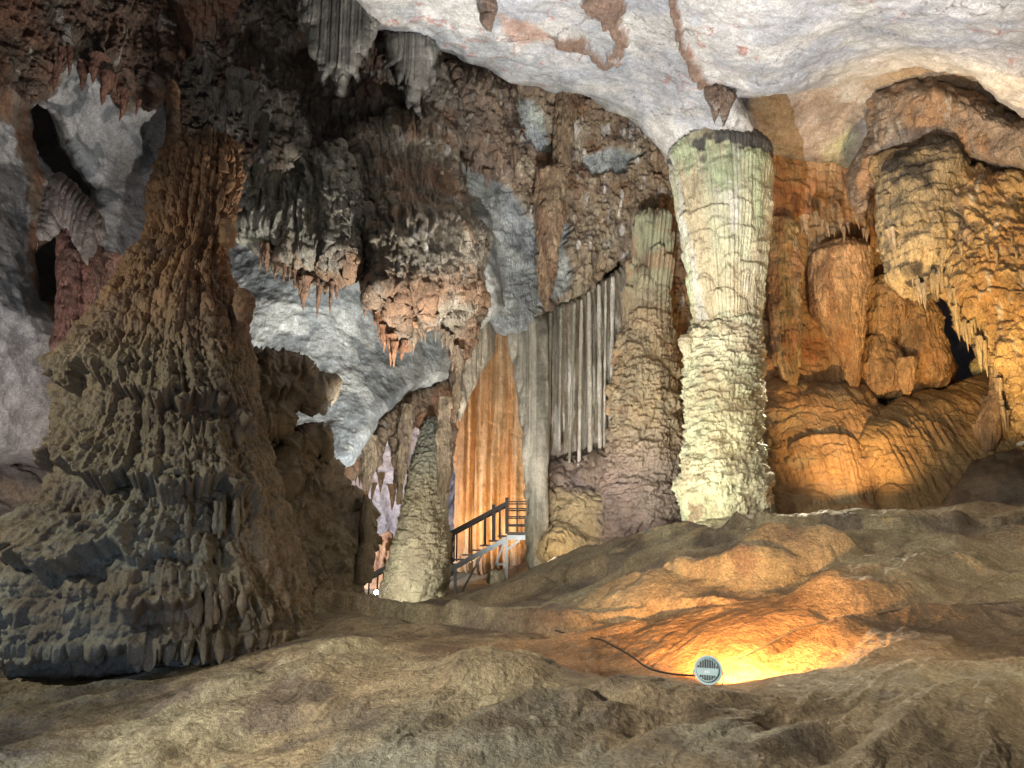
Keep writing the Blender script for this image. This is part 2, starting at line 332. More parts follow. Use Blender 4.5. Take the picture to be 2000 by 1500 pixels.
def ground():
    nd, na = 1000, 900
    d = np.concatenate([np.geomspace(2.4, 7.5, 180), np.geomspace(7.52, 26, 760), np.linspace(26.2, 44, 60)])
    a = np.linspace(-1.02, .98, na); A, D = np.meshgrid(a, d); X = A * (D * .86 + 1); Y = D
    Z = gz(X, Y); Q = np.stack([X, Y, 0 * X], -1)
    # rimstone lips on the far rise
    wy_ = Y + .22 * X + .9 * fbm(Q, 3.5, 3, 5) + .25 * fbm(Q, .9, 3, 6)
    m = sst(12.2, 14, Y) * (1 - sst(24, 27, Y)) * sst(-.2, 2.2, X)
    for per, am, ph in ((2.3, .42, .35), (1.3, .20, .1)):
        f = wy_ / per + ph; kk = np.floor(f); f = f - kk; am_ = am * (.4 + .9 * _h(kk.astype(np.int64), 0 * kk.astype(np.int64), 0 * kk.astype(np.int64), 3)); saw = np.where(f < .78, (f / .78) ** .6, 1 - sst(.78, 1, f)); Z = Z + m * am_ * (saw - .5)
    m2 = (1 - sst(12.2, 14, Y)) * .5
    f = (wy_ - 1.0 * X) / 1.7; f = f - np.floor(f); Z = Z + m2 * .16 * (np.where(f < .8, (f / .8) ** .7, 1 - sst(.8, 1, f)) - .5) * sst(-.2, .3, fbm(Q, 1.8, 2, 61))
    # worn swells and gullies running down to the left
    ca, sa = math.cos(.75), math.sin(.75); U = X * ca + Y * sa; W_ = -X * sa + Y * ca
    Q2 = np.stack([U / 2.6, W_ / .8, 0 * U], -1); wz = Q2 + .35 * np.stack([fbm(Q, 1.5, 2, 8), fbm(Q, 1.5, 2, 9), 0 * U], -1)
    near = 1 - sst(10, 13, Y)
    h = .13 * fbm(wz, 1, 4, 12) + .07 * fbm(wz * 2.3, 1, 4, 14, ridge=True) * (.5 + .5 * near) + .10 * fbm(Q, 1.3, 4, 15) + .014 * fbm(Q, .12, 3, 16, .6) + .02 * fbm(Q, .4, 3, 17, ridge=True)
    Q4 = np.stack([U / 3.2, W_ / .55, 0 * U], -1) + .5 * np.stack([fbm(Q, .9, 3, 71), fbm(Q, .7, 3, 72), 0 * U], -1); e4 = fbm(Q4, 1, 4, 73, .5)
    for th_, am_ in ((-.28, .028), (-.05, .032), (.14, .035), (.32, .03)): h = h + am_ * sst(th_, th_ + .07, e4)
    pit = sst(.25, .6, fbm(wz * 1.4, 1, 3, 44)); h = h - .04 * pit * near + .016 * fbm(Q, .28, 3, 46, ridge=True) * (.3 + .7 * near)
    lampflat = np.exp(-((X - 2.3) ** 2 + (Y - 9.3) ** 2) / .5); bas = np.exp(-(((X - 2.8) / 2.2) ** 2 + ((Y - 10.6) / 1.3) ** 2)); Z = Z + .68 * h * (1 - .9 * lampflat) * (1 - .45 * bas) * (1 - .8 * np.exp(-((X - 2.0) / 2.4) ** 2 - ((Y - 8.7) / .55) ** 2))
    for (hx, hy, hd, rx, ry, hh, an) in ((960,1335,8.7,.85,.34,.17,.1),(1290,1380,8.15,1.15,.30,.14,-.05),(640,1290,10.4,.9,.5,.20,.3),(1700,1185,12.1,1.5,.8,.30,.25),(1230,1185,13.6,1.3,.8,.22,0),(430,1350,9.6,.6,.4,.16,.3),(1530,1110,13.6,1.6,.7,.28,.2),
        (1000,1160,17.2,1.2,.7,.25,0),(1300,1105,16.5,1.3,.6,.25,0),(760,1350,8.9,.5,.28,.10,.3),(1180,1240,12.2,1.0,.3,.12,.2),(1870,1115,13.4,1.2,.6,.2,.2),(1600,1420,7.7,.8,.3,-.10,.1),(1300,1432,7.6,.7,.25,-.10,.1),(520,1440,8.3,.6,.25,-.08,.3)):
        q = P(hx, hy, hd); dx, dy = X - q[0], Y - q[1]; wv = .22 * fbm(Q, .8, 3, int(hx)); dx, dy = dx * math.cos(an) + dy * math.sin(an) + wv, -dx * math.sin(an) + dy * math.cos(an) + wv * .6
        rr = np.sqrt((dx / rx) ** 2 + (dy / ry) ** 2); Z = Z + hh * (1 - sst(.35, 1.0, rr))
    for hh, pts in ((.32, [(1180,1092,17),(1300,1088,16.6),(1400,1082,16.2),(1500,1064,15.5),(1650,1060,15.2),(1850,1058,15.2),(2080,1050,15.5)]), (.30, [(1080,1118,17.2),(1200,1112,15.9),(1330,1116,15),(1420,1105,14.6)]),
                    (.34, [(560,1200,15),(700,1200,14.8),(860,1212,14.2),(1000,1230,13.3),(1160,1246,12.5)]), (.22, [(1560,1292,10.2),(1700,1247,10.8),(1900,1227,11.2),(2080,1222,11.5)]), (.22, [(1290,1170,13.9),(1500,1133,13.2),(1750,1106,13.6),(1950,1100,13.6)]),
                    (.18, [(1150,1215,12.9),(1300,1180,12.9),(1420,1165,12.5)]), (.14, [(860,1300,9.4),(960,1292,9.4),(1100,1310,9.0)]), (.10, [(250,1440,8.6),(420,1400,8.9),(560,1340,9.6),(700,1310,10)]), (.08, [(900,1420,7.7),(1100,1400,7.9),(1250,1405,7.8)]), (.09, [(1500,1440,7.3),(1650,1400,7.7),(1850,1390,7.9),(2050,1350,8.4)])):
        q = P(*np.array(pts, float).T); o_ = np.argsort(q[:, 0]); q = q[o_]; Yc = np.interp(X, q[:, 0], q[:, 1]); dy = Y - Yc + .30 * fbm(Q, 1.2, 3, int(hh * 1000) + len(pts)) + .08 * fbm(Q, .3, 2, 5)
        fx = sst(q[0, 0] - .4, q[0, 0] + .5, X) * (1 - sst(q[-1, 0] - .5, q[-1, 0] + .4, X)); sc2 = .05 * Yc
        if pts[0][2] > 12: Z = Z + fx * .85 * hh * (sst(-.09, .03, dy) * np.exp(-np.maximum(dy, 0) / 1.8) - .25 * np.exp(-(np.minimum(dy + .15, 0) / .35) ** 2) * (dy < -.05)); continue
        Z = Z + fx * hh * np.where(dy < 0, np.exp(np.minimum(dy, 0) / sc2), 1 - 2.1 * sst(0, .10 + .01 * Yc, dy)) * np.where(dy < 0, 1, np.exp(-np.maximum(dy, 0) / (sc2 * .9)))
    # shallow cracks
    V = np.stack([X, Y, Z], -1)
    c = mix(MUD, C(.35, .31, .21), nz(V, 1.8, 21)); c = mix(c, C(.20, .165, .13), nz(V, .8, 22, .05, .4)); c = mix(c, C(.40, .37, .28), nz(V, .9, 23, .25, .5) * near)
    gr = sst(-7, -1, X) * 0 + nz(V, 1.2, 24, 0, .4) * (1 - sst(6.5, 9, Y)) * (1 - sst(0, 4, X)); c = mix(c, C(.27, .28, .25), gr * .8)
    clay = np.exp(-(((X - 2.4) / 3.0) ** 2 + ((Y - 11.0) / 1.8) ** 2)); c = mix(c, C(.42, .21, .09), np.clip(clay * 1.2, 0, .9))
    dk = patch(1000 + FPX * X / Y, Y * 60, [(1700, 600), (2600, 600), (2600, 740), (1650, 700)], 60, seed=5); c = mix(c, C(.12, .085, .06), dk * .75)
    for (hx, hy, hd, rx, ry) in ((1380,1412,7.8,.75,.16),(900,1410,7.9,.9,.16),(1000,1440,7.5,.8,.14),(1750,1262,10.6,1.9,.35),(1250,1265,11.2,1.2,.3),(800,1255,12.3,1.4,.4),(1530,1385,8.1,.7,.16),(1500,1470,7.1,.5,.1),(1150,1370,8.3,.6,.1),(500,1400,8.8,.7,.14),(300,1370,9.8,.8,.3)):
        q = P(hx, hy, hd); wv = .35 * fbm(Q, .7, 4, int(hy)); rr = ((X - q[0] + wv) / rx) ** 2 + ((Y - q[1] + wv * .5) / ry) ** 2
        c = mix(c, C(.115, .085, .06), np.exp(-rr) * nz(V, .22, int(hx), -.35, .1) * .85)  # dark mud patches; those left of the basin put gully shadow into the colour
    c = mix(c, C(.12, .095, .07), np.clip(1 - np.abs(fbm(np.stack([U / 3, W_, 0 * U], -1), .9, 4, 95)) / .02, 0, 1) * nz(V, 1.3, 96, 0, .3) * .6)
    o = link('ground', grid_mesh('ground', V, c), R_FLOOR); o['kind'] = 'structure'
    return o
ground()
def groundz(x, y): return float(gz(np.array(x), np.array(y)))
# ---- ceiling: smooth pale limestone
CEIL = [(500,-300,11),(1000,-300,11),(1500,-300,10),(2300,-300,10),(500,0,18),(740,0,18),(1000,0,17.5),(1300,0,16.5),(1700,0,15),(2200,0,14),
        (850,90,21),(1000,150,22.5),(1230,230,24),(1310,300,24.2),(1440,188,20.5),(1400,330,23.2),(1500,335,23.4),(1300,120,20),(1600,170,20),(1780,130,20),(1950,190,18.5),(2200,230,18),(1440,280,23.4),(1150,110,20.5),(1500,100,17.5),(1800,60,16)]
def brown_ceil(px, py):
    return np.maximum.reduce([patch(px, py, [(1075,60),(1140,60),(1150,95),(1215,120),(1200,128),(1150,108),(1100,85)], 9, warp=11), patch(px, py, [(1140,-40),(1215,-40),(1225,60),(1195,120),(1190,60),(1150,30)], 9, warp=13), patch(px, py, [(1305,-30),(1322,-30),(1335,60),(1372,120),(1402,160),(1378,160),(1345,110),(1318,60)], 6, warp=7)])
def cd(V, px, py, sd):
    b_ = brown_ceil(px, py); return b_ * (.10 + .12 * cells(V[..., 0], -V[..., 2] - .5 * V[..., 1], .12, .35, 49, 'drip')) + crumple(V, .17, 3.2, 41) + .10 * fbm(V, 1.3, 4, 47) + .03 * fbm(V, .6, 3, 48, ridge=True, st=(1.6, .7, 1))
def ccol(V, px, py, h):
    c = mix(PALE, C(.40, .41, .44), nz(V, 1.5, 50)); c = mix(c, WHT, nz(V, 1.1, 51, .1, .4) * .6)
    c = mix(c, C(.24, .26, .28), patch(px, py, [(740,20),(900,40),(1130,150),(1240,230),(1100,210),(880,110)], 40, warp=25) * .7)
    c = mix(c, C(.27, .30, .34), patch(px, py, [(1090,60),(1200,70),(1230,150),(1150,150)], 25, warp=20) * .6)
    c = mix(c, C(.46, .27, .19), patch(px, py, [(960,30),(1060,40),(1110,75),(1000,70)], 18, warp=16) * .7)
    br = brown_ceil(px, py)
    c = mix(c, C(.22, .135, .09), br * .9)
    c = mix(c, C(.10, .085, .075), patch(px, py, [(1296,316),(1400,306),(1512,316),(1512,350),(1400,345),(1296,345)], 8, warp=6) * .85)  # dark seam over the column top, contact shade put into the colour
    vein = np.clip(1 - np.abs(fbm(V, 2.0, 4, 53)) / .018, 0, 1) * nz(V, 2.5, 54, .0, .2); c = mix(c, C(.38, .14, .10), vein * .8)
    crk = np.clip(1 - np.abs(fbm(V, 3.1, 5, 56)) / .010, 0, 1); c = mix(c, C(.12, .10, .10), crk * .75)
    return mix(c, C(.42, .40, .28), patch(px, py, [(960,150),(1250,230),(1230,260),(980,170)], 30, warp=20) * .35)
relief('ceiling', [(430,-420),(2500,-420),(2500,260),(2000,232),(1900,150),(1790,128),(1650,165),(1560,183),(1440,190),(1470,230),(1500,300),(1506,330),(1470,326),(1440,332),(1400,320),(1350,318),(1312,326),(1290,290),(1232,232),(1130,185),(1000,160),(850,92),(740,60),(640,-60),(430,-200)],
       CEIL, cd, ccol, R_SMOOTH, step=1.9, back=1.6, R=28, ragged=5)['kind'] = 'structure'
# second, lower band of grey ceiling rock behind
def c2(V, px, py, h):
    c = mix(C(.33, .29, .265), C(.36, .36, .36), nz(V, 1.2, 60)); c = mix(c, C(.36, .27, .18), sst(1650, 1760, px)); c = mix(c, C(.40, .44, .26), patch(px, py, [(1600,290),(1660,250),(1680,330),(1600,325)], 20, warp=10) * .6)
    return mix(c, C(.24, .18, .14), nz(V, .8, 61, .1, .5) * .5)
relief('ceiling', [(1380,60),(1700,20),(2400,60),(2400,520),(1900,420),(1730,360),(1660,325),(1560,318),(1470,300),(1400,230)],
       [(1400,100,23.5),(1500,300,27),(1700,320,27),(1900,380,24),(2300,400,21),(1700,130,23),(2200,100,20)],
       lambda V, px, py, sd: crumple(V, .2, 1.5, 63) + .06 * cells(V[..., 0], -V[..., 2], .2, 1.2, 5, 'drip'), c2, R_SMOOTH, step=1.9, back=1.2, R=26, ragged=5)['kind'] = 'structure'
# ---- far wall behind the stairs
relief('cave_wall', [(560,560),(1020,560),(1060,1260),(560,1260)], [(600,700,36),(900,700,37),(650,1200,36),(950,1200,38)],
       lambda V, px, py, sd: crumple(V, .45, 2.2, 70), lambda V, px, py, h: mix(mix(C(.50, .475, .49), C(.38, .36, .38), nz(V, 1.5, 71)), C(.38, .24, .18), nz(V, 1.8, 72, .2, .5) * .6), R_SMOOTH, step=2.4, back=1, R=20)['kind'] = 'structure'
# ---- left wall: grey limestone with red-brown dripstone above and a dark hole
def lw_col(V, px, py, h):
    c = mix(C(.33,.325,.33), C(.17, .18, .19), nz(V, 1.0, 80, -.05, .1)); c = mix(c, C(.45, .44, .43), nz(V, .8, 81, .1, .25) * .8)
    c = mix(c, C(.40, .35, .33), sst(560, 800, py) * .7)
    top = patch(px, py, [(-200,-200),(520,-200),(520,250),(330,200),(300,150),(240,230),(190,130),(120,110),(90,200),(60,200),(80,330),(110,420),(130,640),(60,560),(60,420),(30,250),(-200,240)], 12, warp=12)
    c = mix(c, mix(C(.16, .12, .09), C(.20, .11, .07), nz(V, .6, 83)), top)
    return c
def lw_d(V, px, py, sd):
    top = 1 - sst(120, 260, py + .25 * np.abs(px - 100)); return crumple(V, .13, 2.2, 85) + top * encrust(V, a=.12, W=.18, L=.8, seed=86, lump=.3)
relief('cave_wall', [(-420,-420),(560,-420),(560,760),(300,1060),(-420,1060)],
       [(-300,0,16),(-300,900,16),(60,100,19),(60,600,20),(60,900,22),(250,300,24),(400,100,22),(420,500,25),(300,800,25)],
       lw_d, lw_col, R_SMOOTH, step=2.0, back=2.5, R=40, ragged=4,
       holes=[[(58,215),(75,200),(100,225),(120,290),(175,370),(170,395),(120,350),(75,300)], [(66,495),(105,465),(122,500),(112,590),(82,588)], [(-60,915),(40,908),(100,918),(200,960),(200,1300),(-60,1300)]])['kind'] = 'structure'
relief('cave_wall', [(-420,840),(300,900),(340,1100),(300,1500),(-420,1500)], [(-300,1000,17),(-300,1300,15),(40,940,24),(40,1100,22),(200,1000,25),(0,1300,17),(200,1300,19)],
       lambda V, px, py, sd: crumple(V, .3, 2.5, 88), lambda V, px, py, h: mix(C(.36, .27, .20), C(.26, .22, .20), nz(V, 1.5, 89)), R_SMOOTH, step=2.6, back=2, R=60)['kind'] = 'structure'
# ---- grey overhanging slope in the middle left
def sl_col(V, px, py, h):
    c = mix(C(.33, .35, .35), C(.46, .48, .47), nz(V, 1.3, 90, -.1, .12)); c = mix(c, C(.20, .225, .24), nz(V, .9, 91, .1, .22) * .8)
    crk = np.clip(1 - np.abs(fbm(V, 1.6, 5, 92)) / .015, 0, 1); return mix(c, C(.12, .13, .14), crk * .6)
relief('cave_wall', [(380,420),(700,380),(960,420),(985,600),(900,690),(882,740),(800,770),(745,815),(690,905),(655,915),(520,930),(380,900)],
       [(400,450,22),(450,900,20),(600,560,21),(640,900,19.5),(700,650,22),(850,560,24),(880,730,24.5),(750,800,21.5),(950,500,25)],
       lambda V, px, py, sd: crumple(V, .12, 2.4, 94) + .03 * fbm(V, .4, 3, 95, ridge=True), sl_col, R_SMOOTH, step=1.8, back=1.5, R=22, ragged=4)['kind'] = 'structure'
# ---- brown encrusted middle wall with bare grey patches
BARE = [[(885,290),(905,300),(960,330),(1010,400),(1050,440),(1060,600),(1040,660),(960,660),(935,560),(945,470),(915,400)], [(1010,195),(1040,195),(1065,245),(1083,290),(1020,285)], [(1140,320),(1200,290),(1240,300),(1230,335),(1160,345)], [(1085,450),(1100,440),(1110,560),(1070,590)]]
def mw_mask(px, py): return np.maximum.reduce([patch(px, py, b, 7, warp=9, seed=9) for b in BARE])
def mw_col(V, px, py, h):
    c = mix(C(.30, .225, .15), C(.36, .30, .22), nz(V, .8, 100)); c = mix(c, RUST * .9, nz(V, 1.1, 101, .1, .35) * .75); c = mix(c, C(.17, .12, .09), nz(V, .7, 102, .1, .4) * .8)
    c = mix(c, WHT, nz(V, .22, 103, .28, .42, st=(1, 1, 4)) * .7)
    g = mix(C(.33, .36, .38), C(.46, .49, .48), nz(V, .9, 104)); g = mix(g, C(.40, .46, .33), nz(V, 1.2, 105, .1, .35) * .6)
    return mix(c, g, mw_mask(px, py))
def mw_d(V, px, py, sd):
    m = mw_mask(px, py); return (1 - m) * encrust(V, a=.14, W=.15, L=.5, seed=107, lump=.38) + m * (crumple(V, .18, 1.2, 108) - .1)
relief('cave_wall', [(780,40),(1010,120),(1260,180),(1420,260),(1560,300),(1560,760),(1300,760),(1210,510),(1150,570),(1060,605),(1040,650),(985,655),(955,640),(930,560),(860,600),(780,500)],
       [(800,100,25),(1000,160,26),(1250,250,27.5),(1300,700,29),(1550,400,28.5),(1100,400,27.5),(950,500,26.5),(1000,640,26.5),(1200,550,28),(850,500,26)],
       mw_d, mw_col, R_DRIP, step=1.7, back=1.2, R=16, ragged=4)['kind'] = 'structure'
# ---- right-hand wall of orange flowstone
def rw_col(V, px, py, h):
    c = mix(OCHRE, C(.40, .235, .12), nz(V, 1.2, 110)); c = mix(c, C(.50, .24, .13), nz(V, 1.0, 111, .1, .4) * .6); c = mix(c, C(.33, .29, .22), nz(V, 1.5, 112, .15, .45) * .7)
    return mix(c, C(.16, .09, .05), nz(V, .7, 113, .25, .5) * .7)
def rw_d(V, px, py, sd):
    s, t = V[..., 0] + .3 * V[..., 1], -V[..., 2]; wob = .12 * fbm(V, .6, 3, 114)
    return .45 * fbm(V, 2.2, 3, 115) + .22 * cells(s + wob, t, .9, 1.5, 116, 'hood') + .10 * cells(s + wob, t + wob, .22, .9, 117, 'drip') + .07 * flutes(s, V, .12, 118) + .07 * cells(s + wob, t + wob, .35, .35, 119, 'hood')
relief('cave_wall', [(1440,250),(2300,250),(2300,1100),(1440,1100)], [(1450,300,27.5),(1450,1080,28),(1650,600,28.5),(1900,600,29.5),(2200,500,27),(1900,1050,27),(2200,1050,26)],
       rw_d, rw_col, R_FLOW, step=1.8, back=.5, R=10, holes=[[(1815,560),(1850,540),(1890,620),(1912,660),(1925,735),(1870,745),(1850,660)]])['kind'] = 'structure'
# ================================================================== FORMATIONS
def thing(name, loc, label, cat, group=None):
    o = bpy.data.objects.new(name, None); COL.objects.link(o); o.empty_display_size = .2; o.location = loc; return tag(o, label, cat, group)
def adopt(o, root):
    o.parent = root; o.matrix_parent_inverse = root.matrix_basis.inverted(); return o
def root_for(name, p, label, cat, group=None):
    r = thing(name, P(*p), label, cat, group); bpy.context.view_layer.update(); return r
# ---- main column: fluted capital over a scaled shaft
def capcol(V, S, PY, h):
    c = mix(C(.57, .55, .38), C(.52, .44, .29), nz(V, .8, 130, st=(1, 1, 5))); c = mix(c, C(.46, .55, .34), nz(V, .9, 131, .1, .3, st=(1, 1, 4)) * .7); c = mix(c, WHT, nz(V, .5, 132, .2, .4, st=(1, 1, 5)) * .5)
    return mix(c, C(.09, .085, .075), sst(.25, .5, .8 * fbm(V, .5, 4, 133) + .75 * sst(352, 316, PY) * sst(-.8, .5, S) + .35 * sst(332, 318, PY)) * sst(400, 335, PY))  # dark rim, heavier towards the right: shade under the ceiling put into the colour
def cap_d(V, S, T, PY):
    wob = .1 * fbm(V, .7, 3, 134)
    led = cells(S + wob * 3, T + wob, .8, .75, 135, 'hood', .95)
    led2 = cells(S - wob, T + .3, .5, 1.1, 238, 'hood'); return .13 * led * sst(370, 410, PY) + .10 * led2 + .13 * flutes(S, V, .13, 136, .12) + .06 * flutes(S + wob, V, .055, 137, .1) + .03 * fbm(V, .2, 3, 138) + .09 * sst(330, 312, PY)
def shaft_d(V, S, T, PY):
    lum = sst(880, 960, PY); wob = .12 * fbm(V, .5, 3, 139)
    return (scaly(V, S, T, .5, .30, .16, 140) + .10 * cells(S + wob, T + wob, .32, .3, 243, 'jelly')) * (1 - .35 * lum) + lum * .22 * cells(S + wob, T + wob, .5, .5, 141, 'dome') + lum * .10 * cells(S, T, .16, .5, 143, 'drip') + .10 * cells(S + wob, T, 1.1, .7, 142, 'hood')
def shaftcol(V, S, PY, h):
    c = mix(C(.61, .57, .40), C(.54, .47, .32), nz(V, .6, 144)); c = mix(c, C(.58, .60, .43), nz(V, .9, 145, 0, .3) * .6); c = mix(c, C(.34, .23, .16), nz(V, .5, 146, .22, .4) * (.35 + .5 * sst(880, 1000, PY)))
    return mix(c, C(.45, .40, .33), sst(900, 1010, PY) * sst(-.4, .8, S) * .8)
r = root_for('limestone_column', (1415, 1045, 24), 'tall cream green column with fluted top and scaly shaft, the brightest formation in the cave', 'column')
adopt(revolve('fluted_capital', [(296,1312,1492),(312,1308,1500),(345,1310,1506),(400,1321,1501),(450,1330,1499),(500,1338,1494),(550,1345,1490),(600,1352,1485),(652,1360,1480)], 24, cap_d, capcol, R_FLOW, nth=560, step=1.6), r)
adopt(revolve('scaled_shaft', [(628,1372,1470),(640,1352,1483),(660,1340,1488),(700,1338,1489),(780,1338,1488),(850,1340,1488),(900,1334,1492),(940,1328,1499),(980,1334,1501),(1020,1350,1497),(1075,1352,1495)], 24, shaft_d, shaftcol, R_FLOW, nth=560, step=1.6), r)
o = revolve('ledge_knob', [(655,1330,1348),(662,1325,1352),(672,1326,1354),(690,1334,1352),(720,1338,1350)], 23.7, lambda V, S, T, PY: scaly(V, S, T, .15, .12, .05, 151), shaftcol, R_FLOW, nth=60); adopt(o, r)
# ---- column to its left, merging with the drapery wall
def c2col(V, S, PY, h):
    c = mix(C(.36, .29, .20), C(.40, .30, .19), nz(V, .9, 152)); c = mix(c, C(.40, .43, .29), sst(620, 520, PY) * .7); c = mix(c, C(.44, .26, .15), nz(V, .8, 153, .1, .4) * .6)
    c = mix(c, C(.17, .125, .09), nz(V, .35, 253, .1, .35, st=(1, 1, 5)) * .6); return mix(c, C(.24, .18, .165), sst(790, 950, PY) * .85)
def c2d(V, S, T, PY):
    up = 1 - sst(560, 720, PY + 90 * fbm(V, 1.2, 3, 158)); lo = sst(880, 980, PY)
    return up * (.26 * flutes(S, V, .2, 154)) + (1 - up) * scaly(V, S, T, .3, .24, .12, 155) + (1 - up) * .26 * cells(S + .2 * fbm(V, .8, 3, 159), T, .6, .9, 251, 'jelly') + lo * .2 * cells(S, T, .35, .3, 252, 'dome') + .24 * cells(S + .3 * fbm(V, 1, 3, 157), T, .9, 1.3, 156, 'hood')
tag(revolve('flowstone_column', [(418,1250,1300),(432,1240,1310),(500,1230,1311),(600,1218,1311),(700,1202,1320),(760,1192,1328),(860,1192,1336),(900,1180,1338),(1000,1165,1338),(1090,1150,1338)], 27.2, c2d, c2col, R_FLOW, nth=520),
    'tan scaly column with a narrow fluted top, just left of the bright cream column', 'column')
# ---- stalagmite by the stairs
tag(revolve('stalagmite', [(815,838,852),(825,830,860),(850,818,868),(900,802,872),(950,792,872),(1000,783,874),(1050,772,877),(1100,760,875),(1150,746,872),(1200,738,868)], 23.5,
    lambda V, S, T, PY: scaly(V, S, T, .24, .20, .085, 160) + .10 * sst(980, 1100, PY) * cells(S, T, .3, .45, 163, 'dome'),
    lambda V, S, PY, h: mix(mix(C(.36, .33, .24), C(.28, .245, .18), nz(V, .7, 161)), C(.21, .22, .18), sst(980, 850, PY) * .8), R_FLOW, nth=460, step=1.5),
    'tall grey green cone stalagmite with scaly skin standing before the metal stairs', 'stalagmite')
# ---- draperies
def drape(name, label, poly, ctrl, W, a, c1, c2_, seed, back=1.0, R=18, wob=.1, ragged=1.5, white=0, **k):
    def d(V, px, py, sd): s = V[..., 0] + .25 * V[..., 1]; return a * flutes(s, V, W, seed, wob) + a * .3 * flutes(s, V, W * .4, seed + 3, wob) + .05 * fbm(V, .8, 3, seed) + k.get('sc', 0) * cells(s, -V[..., 2], .3, .22, seed + 5, 'hood')
    def c(V, px, py, h):
        r_ = mix(c1, c2_, nz(V, .45, seed + 1, -.15, .2, st=(1, 1, 12))); r_ = mix(r_, c1 * .55, nz(V, .16, seed + 8, .08, .3, st=(1, 1, 45)) * .75); r_ = mix(r_, c2_ * 1.3, nz(V, .12, seed + 9, .15, .35, st=(1, 1, 60)) * .6)  # vertical mineral streaks; fine dark ones add pleat shade in the colour
        if white: r_ = mix(r_, WHT, nz(V, .25, seed + 2, .22, .35, st=(1, 1, 14)) * white)
        return r_
    return tag(relief(name, poly, ctrl, d, c, R_FLOW, step=1.5, back=back, R=R, ragged=ragged, seed=seed), label, 'stone curtain')
drape('stone_curtain', 'glowing amber stone curtain with broad vertical folds behind the stair landing', [(890,640),(1030,640),(1040,1110),(898,1110)], [(900,700,33),(1030,700,32),(900,1050,33),(1030,1050,32)], .42, .55, C(.50, .28, .12), C(.58, .42, .25), 170, wob=.2, R=14)
drape('stone_curtain', 'grey green fluted curtain hanging right of the amber one', [(992,655),(1002,640),(1060,612),(1068,690),(1066,1120),(1034,1120),(1030,900),(1012,780)], [(1000,700,27.2),(1080,700,27.0),(1030,1050,27.0),(1080,1050,26.8)], .17, .32, C(.27, .265, .22), C(.38, .36, .31), 180, wob=.12, R=14)
drape('stone_curtain', 'wide grey and tan curtain of thin folds with white streaks beneath the slanting ledge', [(1058,604),(1120,590),(1160,560),(1200,532),(1240,505),(1262,530),(1250,700),(1215,760),(1210,930),(1150,950),(1100,940),(1060,900)], [(1060,650,28.4),(1240,560,28.2),(1100,900,28.6),(1200,900,28.2),(1150,700,28)], .18, .30, C(.31, .265, .205), C(.36, .34, .31), 190, wob=.14, R=12, white=.8)
drape('stone_drape', 'pale leaf shaped drape hanging off the rusty mass beside the amber curtain', [(928,580),(948,608),(968,650),(966,690),(940,730),(918,775),(897,825),(890,790),(900,740),(905,690),(925,640)], [(930,590,25.6),(965,670,26.6),(895,820,24.6)], .2, .14, C(.42, .38, .30), C(.47, .42, .33), 200, back=.5, R=22, wob=.5)
for k, (xt, yt, xb, yb, rr_) in enumerate([(1136,585,1131,915,3.5),(1150,570,1153,905,4.5),(1170,556,1172,925,4),(1183,548,1180,905,2.2),(1197,540,1192,930,4),(1122,592,1112,905,3),(1075,610,1070,900,3.5),(1096,600,1092,880,3)]):
    n_ = ['leftmost but two', 'left', 'broad white', 'thinnest bright', 'right hand', 'grey', 'far left', 'short']
    lab = ['slim pale pillar third in the row under the slanting ledge, ending on the mound', 'pale pillar left of the whitest one before the tan folds', 'whitish pillar with its foot on a rounded boss, middle of the row', 'thinnest white thread of stone in the curtain row', 'white pillar at the right end of the curtain row', 'grey pillar left of the pale pillars before the wide curtain', 'olive grey pillar at the left end of the wide curtain', 'short grey pillar second from the left end of the wide curtain'][k]
    n = 14; ys = np.linspace(yt, yb, n); e = [(y, np.interp(y, [yt, yb], [xt, xb]) - rr_ * (1 + .15 * math.sin(y * .05 + k)), np.interp(y, [yt, yb], [xt, xb]) + rr_ * (1 + .15 * math.sin(y * .05 + k))) for y in ys]
    tag(revolve('stone_pillar', e, 27.5, lambda V, S, T, PY: .02 * fbm(V, .3, 3, 210 + k), lambda V, S, PY, h: mix(C(.44, .41, .36) if k < 5 else C(.33, .32, .27), WHT, nz(V, .3, 212 + k, -.1, .3, st=(1, 1, 6)) * (.9 if k in (2, 3, 4) else .3)), R_FLOW, nth=22, step=4), lab, 'stone pillar', 'thin pillars in the curtain wall')
# ---- knobbly mound under the curtains
def md_d(V, px, py, sd):
    s, t = V[..., 0] + .3 * V[..., 1], -V[..., 2]; wob = .2 * fbm(V, .8, 3, 220)
    return .50 * cells(s + wob, t + wob, 1.3, 1.1, 221, 'dome') + .24 * cells(s + wob, t + wob, .42, .42, 222, 'jelly') + .10 * cells(s, t, .22, .2, 226, 'dome') + .07 * cells(s, t, .16, .3, 223, 'drip') + .2 * fbm(V, 1.2, 3, 224)
tag(relief('flowstone_mound', [(1064,980),(1072,925),(1088,898),(1102,908),(1118,884),(1135,896),(1150,880),(1166,898),(1182,888),(1196,915),(1215,870),(1300,850),(1345,900),(1350,1100),(1064,1110)], [(1050,1000,27.6),(1340,900,27.4),(1200,950,27),(1100,1080,26.6),(1340,1080,26.4)],
    md_d, lambda V, px, py, h: mix(mix(C(.24, .185, .15), C(.20, .16, .15), nz(V, 1, 225)), C(.38, .30, .17), patch(px, py, [(1050,960),(1180,980),(1180,1090),(1050,1090)], 40) * .8), R_FLOW, step=1.6, back=1.6, R=40, ragged=9, wl=30),
    'knobbly purplish brown flowstone mound at the foot of the curtains', 'mound')
